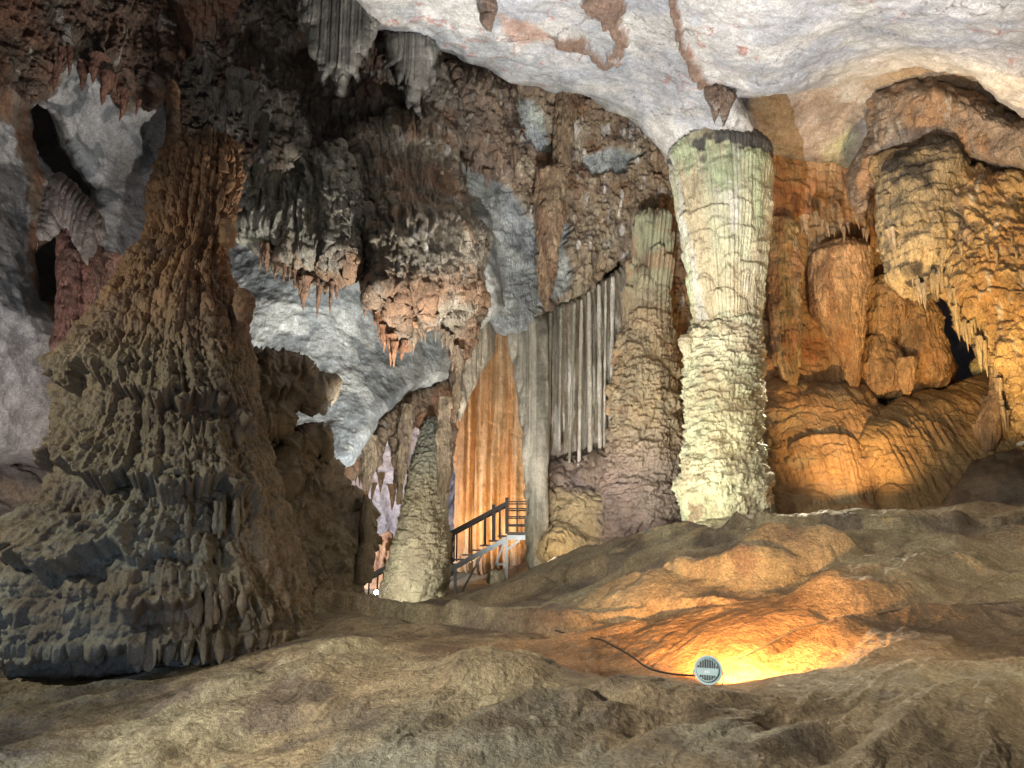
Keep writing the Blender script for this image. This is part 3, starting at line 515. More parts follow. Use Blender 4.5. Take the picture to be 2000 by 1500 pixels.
def spike(name, edges, D_, label, c1, c2_, seed, cat='stalactite', nth=90, a=.05, W=.12, group=None, fl=1):
    return tag(revolve(name, edges, D_, lambda V, S, T, PY: a * fl * flutes(S, V, W, seed) + a * 1.2 * cells(S, T, W * 1.6, .5, seed + 2, 'drip') + a * 1.6 * cells(S, T, W * 3, .7, seed + 3, 'jelly') + .10 * fbm(V, .6, 3, seed) + .03 * cells(S, T, .06, .25, seed + 4, 'drip'), lambda V, S, PY, h: mix(mix(c1, c2_, nz(V, .5, seed + 1, st=(1, 1, 3))), c1 * 1.5, nz(V, .3, seed + 2, .1, .3, st=(1, 1, 4)) * .6), R_DRIP, nth=nth), label, cat, group)
# ---- generic hanging masses
def mass(name, label, poly, ctrl, c1, c2_, c3, seed, back=2.0, R=60, a=.13, W=.16, L=.6, lump=.3, ragged=7, tipcol=None, cat='hanging rock', mat=None, extra=None, step=1.7):
    def d(V, px, py, sd):
        r_ = encrust(V, a=a, W=W, L=L, seed=seed, lump=lump)
        return r_ + (extra(V, px, py, sd) if extra else 0)
    def c(V, px, py, h):
        r_ = mix(c1, c2_, nz(V, .9, seed + 1)); r_ = mix(r_, c3, nz(V, 1.1, seed + 2, .05, .35) * .8)
        r_ = mix(r_, C(.5, .48, .44), nz(V, .18, seed + 3, .28, .45, st=(1, 1, 5)) * .6)
        if tipcol is not None: y0, y1, tc_ = tipcol; r_ = mix(r_, mix(tc_, tc_ * .7, nz(V, .5, seed + 6)), sst(y0, y1, py + 40 * fbm(V, .8, 3, seed + 5)) * nz(V, .9, seed + 7, -.5, .1))
        return r_
    return tag(relief(name, poly, ctrl, d, c, mat or R_DRIP, step=step, back=back, R=R, ragged=ragged, seed=seed), label, cat)
DK1, DK2 = C(.23, .20, .155), C(.14, .12, .097)
mass('hanging_rock', 'dark brown dripstone roof high above the knobbly tower, in deepest shade', [(230,-300),(820,-300),(850,100),(900,200),(905,430),(700,520),(440,520),(340,320),(335,180),(240,60)], [(300,0,21.5),(800,0,20.5),(400,400,22.5),(850,400,23),(600,200,22.5)], DK1, DK2, C(.16, .09, .06), 300, lump=.5, a=.14)
mass('hanging_rock', 'red brown dripstone fringe at the upper left corner over the grey wall', [(-300,-300),(330,-300),(345,100),(320,180),(285,215),(262,160),(235,215),(200,130),(140,100),(105,150),(90,190),(55,200),(40,150),(-300,230)], [(-200,0,15),(300,0,20),(100,150,18.5),(-200,200,15)], C(.17, .11, .08), C(.13, .10, .075), C(.22, .11, .07), 310, back=1.5, R=30, W=.14, L=.7)
for k, (lab, poly, D_) in enumerate([
    ('grey fluted drape at the very top left of the pale ceiling', [(575,-60),(750,-60),(748,40),(735,75),(722,120),(708,112),(694,160),(680,150),(668,186),(654,180),(646,150),(630,165),(620,120),(604,110),(596,60),(580,40)], 19.2),
    ('second grey fluted drape, hanging where pale ceiling meets dark rock', [(745,50),(790,52),(848,62),(852,120),(842,160),(832,190),(826,180),(817,234),(806,205),(796,212),(788,160),(776,170),(768,130),(752,130)], 20.2)]):
    drape('stone_drape', lab, poly, [(0, 0, D_), ], .10, .12, C(.20, .195, .175), C(.25, .24, .21), 320 + k * 7, back=1.0, R=26, wob=.3, ragged=6)
mass('hanging_rock', 'bell of grey icicle stone tipped with rust, left of the two lower bells', [(455,345),(500,335),(560,345),(610,300),(650,270),(690,310),(705,360),(712,420),(700,500),(680,540),(655,545),(640,580),(620,540),(590,565),(575,530),(545,520),(520,490),(480,475),(460,460)], [(460,350,18.8),(700,350,18.6),(580,500,18.2),(600,300,19.2)], C(.27, .26, .21), C(.19, .185, .155), C(.25, .23, .18), 330, W=.10, L=1.1, a=.14, R=70, lump=.15, tipcol=(470, 520, C(.27, .17, .105)), ragged=8)
mass('hanging_rock', 'brown dripstone shelf high between the dark roof and the rusty bell', [(680,250),(760,215),(850,215),(890,260),(895,330),(925,430),(905,470),(800,440),(700,430),(670,350)], [(700,300,20.3),(880,300,21),(800,420,20)], C(.26, .22, .165), C(.18, .15, .11), C(.26, .16, .10), 340, W=.11, L=.8, R=60, lump=.3)
mass('hanging_rock', 'large rusty bell of dripstone with a jagged foot over the grey slope', [(690,440),(720,405),(760,385),(830,385),(880,400),(925,430),(945,480),(942,560),(930,640),(915,690),(895,715),(878,655),(850,620),(830,645),(805,612),(800,655),(785,690),(758,672),(745,640),(735,600),(705,600),(700,560),(712,510)], [(700,420,19),(940,480,20.6),(760,650,18.6),(900,680,20.4),(830,480,18.6)], C(.29, .25, .19), C(.20, .175, .135), C(.31, .19, .11), 350, W=.13, L=.8, a=.16, R=60, lump=.28, tipcol=(500, 580, C(.27, .16, .095)), ragged=8)
mass('hanging_rock', 'ragged brown rock mass under the pale ceiling edge at the middle', [(850,95),(900,115),(960,140),(1005,165),(1012,240),(1025,300),(990,345),(960,350),(925,330),(890,300),(872,240),(865,170)], [(860,120,23),(1000,180,24.5),(950,330,24)], C(.27, .205, .145), C(.2, .15, .115), C(.29, .19, .12), 360, R=50, lump=.35, W=.14, L=.4)
mass('hanging_rock', 'brown fringe of dripstone below the grey slope left of the stalagmite', [(640,960),(665,905),(700,885),(745,822),(790,772),(885,740),(900,770),(893,830),(882,900),(874,960),(858,945),(852,880),(838,830),(822,850),(812,815),(800,850),(790,905),(778,950),(770,900),(758,850),(742,905),(735,925),(722,905),(712,945),(700,915),(688,935),(670,930),(660,960)], [(660,920,21.6),(880,760,24.8),(780,850,23.2),(720,900,22.4)], C(.25, .185, .125), C(.18, .14, .10), C(.28, .15, .09), 370, R=14, back=1.0, lump=.12, a=.1, ragged=5)
for k, (e, D_, lab) in enumerate([
    ([(790,786,806),(830,780,803),(880,778,800),(930,776,794),(965,775,787),(985,777,781)], 22.8, 'long grey spike hanging left of the top of the stalagmite'),
    ([(775,858,880),(850,852,884),(905,853,877),(950,856,870),(992,862,866)], 22.3, 'tan spike hanging in front of the top of the stalagmite'),
    ([(850,704,738),(890,702,736),(930,706,728),(958,712,720)], 21.9, 'chunky red brown spike at the left of the fringe under the grey slope'),
    ([(690,880,900),(740,880,902),(780,884,897),(815,887,891)], 24.6, 'brown spike hanging from the tip of the grey slope'),
    ([(905,772,788),(935,773,786),(975,776,780)], 27, 'small orange lit spike seen left of the stalagmite')]):
    spike('stalactite', e, D_, lab, C(.27, .21, .14), C(.2, .15, .11) if k != 4 else C(.5,.25,.12), 374 + 3 * k)
# big hanging spike in the middle
spike('stalactite', [(180,1085,1128),(240,1085,1122),(330,1082,1112),(340,1048,1108),(420,1046,1104),(500,1050,1088),(560,1054,1078),(590,1058,1070),(602,1062,1065)], 26.3, 'longest brown stalactite, a spike reaching from ceiling to the curtain ledge', C(.30, .22, .14), C(.25, .16, .10), 400, nth=180, a=.07)
spike('stalactite', [(430,1500,1540),(440,1498,1553),(520,1500,1562),(600,1503,1562),(700,1515,1560),(735,1528,1558),(760,1545,1552)], 27.4, 'long square tan stalactite hanging just right of the cream column', C(.40, .33, .21), C(.44, .27, .16), 404, nth=180, a=.09, W=.16)
spike('stalactite', [(478,1605,1680),(500,1585,1697),(560,1582,1698),(620,1592,1690),(660,1620,1684),(700,1645,1680),(740,1655,1676),(762,1664,1672)], 27.4, 'fat heart shaped orange stalactite with a domed top on the right wall', C(.45, .31, .19), C(.42, .25, .14), 408, nth=260, a=.05, W=.12)
spike('stalactite', [(700,1752,1790),(740,1756,1786),(770,1765,1775)], 26.5, 'short orange stalactite low on the right wall beside the ribbed dome', OCHRE, C(.38, .24, .13), 412)
for k, (e, lab) in enumerate([
    ([(545,1700,1760),(565,1692,1775),(620,1690,1770),(665,1700,1762)], 'small upper orange dome right of the heart shaped stalactite'),
    ([(660,1690,1740),(680,1682,1752),(720,1680,1772),(760,1690,1770),(778,1705,1745)], 'bright ribbed orange dome below the smaller dome on the right wall'),
    ([(585,1752,1810),(620,1745,1830),(700,1748,1850),(745,1760,1848),(760,1790,1836)], 'dim ribbed brown dome near the dark gap of the right wall')]):
    spike('flowstone_dome', e, 28.0, lab, OCHRE, C(.38, .24, .14), 416 + 4 * k, 'flowstone dome', nth=200, a=.08, W=.14, group='ribbed domes on the right wall')
# ---- great flowstone skirts under the right wall
def sk_d(seed):
    def f(V, px, py, sd):
        s, t = V[..., 0] + .35 * V[..., 1], -V[..., 2] + .3 * V[..., 1]; wob = .25 * fbm(V, 1.0, 3, seed)
        mv = sst(-.25, .35, fbm(V, 1.1, 3, seed + 9)); return .10 * mv * cells(s + wob, t + wob, .55, .26, seed, 'hood') + .05 * (1 - .6 * mv) * cells(s + wob, t + wob, .24, .16, seed + 8, 'hood') + .12 * (1 - mv) * flutes(s, V, .2, seed + 10) + .05 * cells(s + wob, t, .16, .5, seed + 1, 'drip') + .25 * fbm(V, 1.8, 3, seed + 2) + .04 * flutes(s, V, .11, seed + 3) + .38 * cells(s + wob, t, 1.5, 1.7, seed + 4, 'hood')
    return f
def skc(seed, c1=OCHRE, c2_=C(.38, .26, .14)):
    return lambda V, px, py, h: mix(mix(c1, c2_, nz(V, .9, seed)), C(.35, .33, .24), nz(V, 1.2, seed + 1, .2, .5) * .6)
tag(relief('flowstone_mound', [(1480,800),(1500,755),(1540,742),(1580,752),(1625,752),(1680,765),(1720,800),(1730,900),(1720,1100),(1480,1100)], [(1500,800,27.2),(1700,800,27),(1490,1050,25.6),(1700,1050,25.4),(1600,900,26.2)], sk_d(430), skc(435), R_FLOW, step=1.6, back=1.6, R=50, ragged=5), 'orange flowstone mound right behind the cream column', 'mound')
tag(relief('flowstone_mound', [(1655,850),(1700,820),(1760,795),(1830,765),(1925,735),(2100,760),(2100,1120),(1712,1120),(1716,960),(1690,920)], [(1660,850,26.2),(1900,750,27),(1760,1050,24.6),(2050,1050,23.5),(1850,900,25.6)], sk_d(440), skc(445, C(.42, .29, .14), C(.34, .23, .12)), R_FLOW, step=1.6, back=1.8, R=50, ragged=5), 'broad amber flowstone slope with rippled skin at lower right', 'mound')
tag(relief('boulder', [(1822,1020),(1850,960),(1900,905),(1960,880),(2060,860),(2400,880),(2400,1100),(1800,1100)], [(1850,1000,22.6),(2000,900,22.5),(2000,1000,21.4),(2300,900,21)], lambda V, px, py, sd: .25 * fbm(V, 2, 4, 450), lambda V, px, py, h: mix(C(.19, .165, .14), C(.13, .11, .09), nz(V, .7, 451)), R_SMOOTH, step=2, back=2, R=90), 'smooth dark rounded boulder at the right edge below the hanging spikes', 'boulder')
# ---- upper right hanging mass
mass('hanging_rock', 'glowing ochre dripstone mass with white icicle foot at the upper right', [(1722,330),(1745,295),(1800,285),(1850,300),(1900,330),(2000,320),(2400,300),(2400,900),(2060,880),(2000,868),(1965,830),(1940,740),(1925,680),(1900,655),(1870,645),(1862,590),(1840,545),(1812,540),(1800,582),(1785,560),(1768,510),(1745,470),(1728,420)],
     [(1730,350,23),(1820,300,22.6),(1800,550,22.4),(2000,350,21),(1950,700,20.6),(2000,850,20.6),(2300,500,18),(1880,450,21.6)], C(.46, .32, .16), C(.36, .22, .10), C(.22, .17, .13), 460, a=.15, W=.15, L=.5, R=46, lump=.4, ragged=7)
mass('hanging_rock', 'orange brown buttress leaning from the pale ceiling to the ochre mass', [(1690,170),(1790,135),(1900,180),(2000,230),(2400,280),(2400,380),(1990,350),(1850,320),(1740,310),(1700,380),(1690,450),(1660,400),(1655,340),(1690,260)], [(1700,200,23.5),(1900,250,21.5),(2200,300,18.5),(1690,400,24.5)], C(.36, .28, .22), C(.27, .21, .17), C(.36, .22, .13), 470, a=.03, R=40, lump=.3, L=1.2)
tag(revolve('hanging_rock', [(284,1780,1830),(292,1752,1856),(315,1733,1876),(360,1724,1888),(430,1724,1893),(490,1740,1893),(540,1752,1880),(560,1785,1860)], 22.9,
    lambda V, S, T, PY: .10 * cells(S + .2 * fbm(V, .7, 3, 474), T, .5, .3, 475, 'hood') + .3 * fbm(V, .9, 3, 476) + sst(390, 470, PY) * (.28 * cells(S, T, .5, .8, 477, 'jelly') + .14 * cells(S, T, .14, .5, 478, 'drip')) + .05 * cells(S, T, .07, .25, 479, 'drip'),
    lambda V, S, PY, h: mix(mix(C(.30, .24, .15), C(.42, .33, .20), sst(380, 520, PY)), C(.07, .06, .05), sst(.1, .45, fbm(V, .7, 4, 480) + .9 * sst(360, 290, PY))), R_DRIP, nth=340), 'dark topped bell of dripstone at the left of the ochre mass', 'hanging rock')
spike('stalactite', [(700,1925,1960),(760,1938,1975),(830,1905,1955),(850,1912,1950),(880,1925,1938)], 21.6, 'brown hanging tooth of stone low at the right edge above the boulder', C(.28, .19, .12), C(.2, .14, .1), 480)
# tooth with dripping fringe on the pale ceiling
mass('hanging_rock', 'small tooth of brown dripping stone alone on the pale ceiling near the cream column', [(1372,165),(1395,155),(1425,162),(1440,190),(1425,215),(1412,248),(1405,215),(1395,240),(1385,205),(1375,190)], [(0, 0, 20.2)], C(.26, .18, .13), C(.2, .14, .11), C(.3, .25, .2), 485, a=.06, W=.06, L=.4, R=16, lump=.08, back=1.5, ragged=2)
mass('hanging_rock', 'brown tooth of stone at the top edge of the pale ceiling', [(936,-30),(968,-30),(970,5),(958,62),(948,60),(936,40)], [(0, 0, 17.0)], C(.28, .19, .14), C(.2, .14, .11), C(.3, .2, .15), 487, a=.06, W=.08, L=.4, R=14, lump=.08, back=1.5, ragged=2)
# ================================================================== the great knobbly formation at left
def big_d(V, S, T, PY):
    wob = .25 * fbm(V, .7, 3, 500); tier = sst(640, 720, PY)
    m = sst(-.15, .2, fbm(V, 1.1, 3, 505) + .12); m2 = sst(-.2, .15, fbm(V, .9, 3, 515))
    big = .17 * cells(S + wob, T + wob * .6, .42, .60, 501, 'jelly') + .10 * tier * cells(S + wob * .3, T, .34, 1.1, 517, 'drip'); med = .13 * cells(S + wob * .6, T + wob, .25, .30, 509, 'jelly'); lumps = .15 * cells(S + wob * .6, T, .20, .17, 502, 'dome') + .20 * (1 - tier) * cells(S - wob, T + wob, .36, .30, 518, 'dome')
    drips = .12 * (.05 + .95 * tier) * cells(S + wob * .4, T, .14, .42, 503, 'drip'); bulb = .17 * cells(S + wob * .3, T, .17, .24, 506, 'dome')
    fine = .035 * cells(S, T, .06, .06, 504, 'dome') + .03 * fbm(V, .09, 2, 508) + .015 * cells(S, T, .05, .2, 516, 'drip')
    return tiers(V, S, PY) + .16 * flutes(S, V, .42, 519, .3) + .55 * (big + med * m2) * (.35 + .65 * tier) + .8 * lumps * (1 - .75 * tier * m) + (.7 * drips + bulb * .6) * tier * m + fine + .24 * fbm(V, 1.3, 4, 507)
def tiers(V, S, PY):
    h = 0
    for y0, sl, s0, s1, amp, L_, sd_ in ((770, 22, -1.9, -.35, .34, 110, 1), (800, 16, -.2, 1.9, .38, 120, 2), (945, 20, -1.6, 1.7, .42, 120, 3), (1085, 10, -1.9, .5, .42, 120, 4), (1130, 20, .3, 1.7, .35, 110, 5), (1205, 25, -2.4, -.6, .36, 110, 6), (1240, -25, -.8, 1.2, .45, 110, 7)):
        q = np.stack([S * 1.0, 0 * S, 0 * S + sd_], -1)
        lip = y0 + sl * S + 34 * vn(q * 1.6, 560 + sd_) + 22 * vn(q * 5, 570 + sd_) + 26 * flutes(S, V, .12, 580 + sd_, .05)
        d = lip - PY; w_ = sst(s0 - .3, s0 + .3, S) * (1 - sst(s1 - .3, s1 + .3, S))
        h = h + amp * w_ * np.clip(1 - d / L_, 0, 1) ** 1.2 * sst(-9, 5, d)
    return h
def big_c(V, S, PY, h):
    c = mix(C(.36, .205, .105), C(.28, .165, .09), nz(V, .6, 510)); c = mix(c, C(.26, .205, .135), sst(560, 760, PY)); c = mix(c, C(.31, .295, .225), sst(860, 1080, PY) * (1 - sst(0.5, 2.0, S)) * nz(V, .9, 511, -.4, .2))
    return mix(c, C(.17, .12, .085), nz(V, .8, 512, .1, .4) * .6)
r = root_for('stalagmite', (300, 1290, 13), 'colossal knobbly brown stalagmite mound with a stacked tower, filling the left side', 'stalagmite')
BIGE = [(275,372,420),(285,345,452),(330,325,460),(400,305,458),(455,298,452),(490,288,446),(520,252,445),(560,225,452),(610,190,468),(680,155,482),(740,135,500),(820,128,520),(900,118,532),(960,100,545),(1010,76,560),(1070,30,575),(1130,5,590),(1190,-8,606),(1230,-12,604),(1290,0,570),(1370,20,530)]
adopt(revolve('knobbly_body', BIGE, [14.5,14.5,14.5,14.4,14.4,14.3,14.2,14.1,14,13.9,13.8,13.7,13.6,13.5,13.4,13.3,13.2,13.2,13.2,13.2,13.2], big_d, big_c, R_NEAR, nth=1100, step=1.9, depth=.75), r)
adopt(revolve('tower_stub', [(160,330,344),(172,326,350),(230,328,350),(290,322,356)], 14.6, lambda V, S, T, PY: .06 * cells(S, T, .12, .12, 520, 'dome'), big_c, R_NEAR, nth=80), r)
for k, (e, D_) in enumerate([([(268,380,392),(280,376,396),(320,374,400)], 14), ([(270,398,410),(285,396,414),(320,394,418)], 14), ([(292,430,440),(310,428,444),(340,426,446)], 14), ([(430,432,450),(452,428,462),(480,430,458)], 13.9), ([(568,462,490),(585,456,498),(620,452,492),(660,448,480),(700,440,470)], 13.6)]):
    adopt(revolve('knob', e, D_, lambda V, S, T, PY: .05 * cells(S, T, .13, .13, 530 + k, 'dome'), big_c, R_NEAR, nth=70), r)
# dripping bulbs under the tiers (parts of the mound)
def msurf(x, y):
    e = np.array(BIGE, float); l, r_ = np.interp(y, e[:, 0], e[:, 1]), np.interp(y, e[:, 0], e[:, 2]); c = (l + r_) / 2; hw = (r_ - l) / 2; Dc = np.interp(y, [275, 1190], [14.5, 13.2])
    return Dc - .75 * hw / FPX * Dc * math.sqrt(max(.02, 1 - ((x - c) / hw) ** 2)) - .18
def bulb(px, y0, y1, wpx, D_, seed, nm='bulb'):
    D_ = msurf(px, min(y0, 1180)) + .04
    L_ = y1 - y0; e = [(y0, px - wpx * .06, px + wpx * .06), (y0 + L_ * .08, px - wpx * .2, px + wpx * .2), (y0 + L_ * .3, px - wpx * .36, px + wpx * .36), (y0 + L_ * .55, px - wpx * .5, px + wpx * .5), (y0 + L_ * .8, px - wpx * .36, px + wpx * .36), (y0 + L_ * .95, px - wpx * .12, px + wpx * .12), (y1, px - 1, px + 1)]
    return revolve(nm, e, D_, lambda V, S, T, PY: .035 * cells(S + .05 * fbm(V, .3, 2, seed), T, .10, .35, seed, 'drip') + .03 * fbm(V, .25, 3, seed), lambda V, S, PY, h: big_c(V, V[..., 0] + 5, PY, h), R_NEAR, nth=44, step=2.5)
rg = random.Random(5)
BUL = [(300,1130,1240,44,11.5),(370,1135,1240,34,11.3),(345,1160,1290,30,11.4),(385,1150,1230,26,11.3),(205,1170,1250,40,11.3),(175,1180,1240,24,11.4),(240,1210,1262,30,11.2),(260,1215,1255,22,11.1),(410,1130,1240,24,11.5),(435,1120,1230,26,11.6),
       (60,1200,1255,22,12),(90,1210,1262,20,11.9),(115,1215,1300,18,11.7),(28,1170,1235,22,12.3),(190,1240,1300,30,11.5),(330,1220,1300,34,11.0),(365,1230,1298,24,11.0),(270,1262,1315,26,11.4)]
for k in range(60):
    f = rg.random(); x = 160 + 320 * rg.random(); y = rg.choice([775, 815, 955, 975, 1100, 1150, 1215]) + 22 * rg.random() + (x - 160) * .06; BUL.append((x, y - 22, y + 26 + 34 * rg.random(), 9 + 9 * rg.random(), 12.3 - .0012 * (y - 780)))
for k, b in enumerate(BUL): adopt(bulb(*b, 600 + k), r)
# ---- dark companion body to its right, with shelves
def comp_c(V, px, py, h): return mix(mix(C(.21, .165, .11), C(.16, .13, .095), nz(V, .7, 700)), C(.27, .23, .16), nz(V, .9, 701, .1, .4) * .7)
def comp_d(V, px, py, sd):
    s, t = V[..., 0] + .3 * V[..., 1], -V[..., 2]; wob = .2 * fbm(V, .6, 3, 702)
    return .26 * cells(s + wob, t + wob, .42, .6, 703, 'jelly') + .14 * cells(s - wob, t, .2, .3, 707, 'jelly') + .12 * cells(s + wob * .5, t, .17, .6, 704, 'drip') + .05 * cells(s, t, .1, .12, 705, 'dome') + .2 * fbm(V, 1, 3, 706)
r2 = root_for('flowstone_wall', (600, 1190, 15.5), 'dark brown flowstone body with two jutting toothed shelves, right of the colossal mound', 'rock formation')
adopt(relief('lower_body', [(430,700),(500,690),(545,700),(560,830),(545,900),(560,870),(600,880),(650,915),(680,960),(700,990),(712,1000),(708,985),(712,972),(722,975),(724,1010),(718,1080),(700,1130),(690,1240),(430,1260)], [(450,800,15),(550,750,15.6),(560,1000,15.2),(700,1000,16.6),(690,1200,16.2),(500,1200,14.2)], comp_d, comp_c, R_NEAR, step=1.8, back=1.6, R=40, ragged=5), r2)
adopt(revolve('stub', [(966,712,717),(975,708,722),(1000,705,725),(1060,700,728),(1140,690,728)], 16.2, lambda V, S, T, PY: .06 * cells(S, T, .15, .3, 711, 'drip') + .05 * fbm(V, .5, 3, 712), lambda V, S, PY, h: comp_c(V, 0, 0, h), R_NEAR, nth=90), r2)
adopt(relief('upper_shelf', [(470,720),(505,690),(560,688),(600,700),(625,730),(655,738),(660,750),(645,800),(641,772),(625,785),(600,800),(590,778),(575,800),(560,820),(555,850),(470,850)], [(500,700,14.6),(650,745,15.6),(560,800,14.8)], comp_d, comp_c, R_NEAR, step=1.7, back=1.0, R=30, ragged=4), r2)
adopt(relief('lower_shelf', [(540,880),(590,850),(600,835),(612,838),(635,842),(640,820),(644,848),(638,880),(628,900),(618,885),(605,905),(590,940),(540,960)], [(560,860,14.9),(640,840,15.8),(560,930,15)], comp_d, comp_c, R_NEAR, step=1.7, back=.8, R=24, ragged=3), r2)
# ---- drapery fan and red drips beside the hole at the far left
drape('stone_drape', 'pinkish fan of thin folds spread over the dark hole in the left wall', [(98,345),(118,335),(150,360),(205,430),(208,455),(185,490),(170,520),(160,490),(140,460),(125,440),(100,470),(75,470),(70,490),(85,420)], [(0, 0, 18.0)], .14, .2, C(.30, .24, .21), C(.36, .31, .28), 720, back=.5, R=30, wob=.6, ragged=3)
for k, (e, lab) in enumerate([
    ([(455,118,160),(500,116,166),(560,118,164),(600,112,158),(650,105,152),(680,100,140),(700,108,112)], 'dark red bulging drip below the fan, beside the hole'),
    ([(480,160,200),(540,150,205),(600,160,190),(650,150,175),(665,155,160)], 'brown fluted drip right of the dark red one'),
    ([(500,190,240),(560,195,232),(620,185,205),(640,186,190)], 'reddish striped drip tucked against the big mound on its left')]):
    spike('stalactite', e, 18.5 + .3 * k, lab, C(.25, .12, .09), C(.2, .12, .09), 724 + 4 * k, group='red drips beside the hole')
# ================================================================== small stalactites: a few shapes, many copies
def proto(seed, fat=.16, n=26, m=14):
    z = np.linspace(0, 1, n); th = np.linspace(0, 2 * math.pi, m)
    r0 = fat * (1 - z) ** .8 * (1 + .0 * z) + .004; Z, TH = np.meshgrid(z, th, indexing='ij'); q = np.stack([np.cos(TH) * .3, np.sin(TH) * .3, Z * 2.2], -1)
    rr = r0[:, None] * (1 + .45 * fbm(q, .4, 3, seed)); bend = .06 * np.sin(z * 3 + seed)[:, None]
    V = np.stack([rr * np.cos(TH) + bend, rr * np.sin(TH), -Z], -1)
    return grid_mesh('stalactite', V, np.broadcast_to(C(1, 1, 1), V.shape).copy(), flip=True)
PROT = {}
def stal(px, py, D_, len_m, c, k, label, group, fat=1.0):
    key = (k % 5, c)
    if key not in PROT:
        me = proto(800 + key[0], .14 + .03 * key[0]); a = me.attributes['Col']; cc = np.tile(np.array([*c, 1.0], np.float32), len(me.vertices)); a.data.foreach_set('color', cc); me.materials.append(R_DRIP); PROT[key] = me
    o = bpy.data.objects.new('stalactite', PROT[key]); COL.objects.link(o); o.location = P(px, py, D_); f = len_m * fat * (.7 + .6 * random.random())
    o.scale = (f, f, len_m); o.rotation_euler = (random.uniform(-.05, .05), random.uniform(-.05, .05), random.random() * 6)
    return tag(o, label, 'stalactite', group)
def fringe(pts, D0, D1, n, lmin, lmax, c, label, group, up=14, fat=.8):
    p = np.array(pts, float); L_ = np.r_[0, np.cumsum(np.linalg.norm(np.diff(p, axis=0), axis=1))]
    for k in range(n):
        f = (k + random.random()) / n * L_[-1]; x = np.interp(f, L_, p[:, 0]); y = np.interp(f, L_, p[:, 1])
        stal(x, y - up * random.random() - 3, D0 + (D1 - D0) * f / L_[-1] - random.random() * .3, random.uniform(lmin, lmax), c, random.randrange(5), label, group, fat)
fringe([(745,640),(760,668),(785,688),(800,650)], 19.2, 19.4, 9, .5, .9, (.30, .15, .08), 'rusty spike at the lowest jagged foot of the large rusty bell', 'spikes at the foot of the rusty bell', up=30)
fringe([(705,590),(735,600),(745,640)], 19.4, 19.2, 6, .4, .7, (.30, .15, .08), 'rusty spike on the left rim of the large rusty bell', 'spikes on the left rim of the rusty bell')
fringe([(800,650),(830,640),(878,660),(900,705)], 19.6, 20.8, 9, .4, .8, (.25, .19, .13), 'brown spike on the right rim of the large rusty bell', 'spikes on the right rim of the rusty bell')
fringe([(500,480),(545,515),(590,555),(640,570),(690,520)], 18.7, 18.9, 16, .4, .9, (.28, .17, .11), 'thin spike under the grey icicle bell', 'spikes under the icicle bell', up=20, fat=.6)
fringe([(690,910),(720,970),(745,925),(770,960)], 22.8, 23.6, 7, .4, .8, (.25, .16, .10), 'brown spike in the fringe left of the stalagmite', 'spikes left of the stalagmite')
fringe([(1740,450),(1768,505),(1800,575),(1815,540),(1845,545),(1865,600)], 22.7, 22.0, 22, .35, .8, (.50, .42, .32), 'pale icicle spike at the left foot of the ochre mass', 'icicles at the left foot of the ochre mass', up=24, fat=.6)
fringe([(1728,400),(1745,470),(1768,510),(1800,575)], 22.9, 22.6, 16, .5, 1.1, (.44, .34, .22), 'tawny icicle under the dark topped bell', 'icicles under the dark topped bell', up=50, fat=.55)
fringe([(1815,560),(1850,560),(1865,620),(1905,660),(1930,700)], 21.9, 21.2, 22, .5, 1.1, (.50, .40, .26), 'long pale icicle over the dark gap at the right', 'icicles over the dark gap', up=60, fat=.5)
fringe([(1865,635),(1900,650),(1925,680),(1940,730),(1965,820)], 21.8, 20.9, 18, .35, .75, (.44, .34, .24), 'pale icicle spike along the lower rim of the ochre mass', 'icicles along the rim of the ochre mass', up=26, fat=.6)
fringe([(1800,540),(1850,520),(1900,560),(1960,490),(1995,560)], 21.3, 20.4, 14, .25, .5, (.46, .35, .22), 'whitish icicle on the face of the ochre mass', 'icicles on the face of the ochre mass', up=70, fat=.6)
fringe([(1560,440),(1620,452),(1680,450),(1720,470)], 26.6, 26.4, 14, .35, .8, (.42, .32, .22), 'small tan spike over the heart shaped orange stalactite', 'spikes over the heart shaped stalactite', up=30)
fringe([(905,320),(950,340),(985,330),(1015,300)], 24.4, 24.6, 9, .35, .7, (.24, .17, .12), 'small brown spike under the ragged mass at the pale ceiling edge', 'spikes under the ragged mass')
fringe([(400,130),(440,210),(480,200),(520,260)], 21.0, 21.0, 9, .8, 1.6, (.17, .16, .14), 'dark grey spike in the shaded roof over the tower', 'spikes in the shaded roof', up=60)
fringe([(60,190),(140,120),(200,140),(240,205),(290,205)], 18.3, 19.6, 12, .5, 1.0, (.20, .10, .07), 'red brown spike at the rim of the upper left fringe', 'spikes of the upper left fringe', up=40)
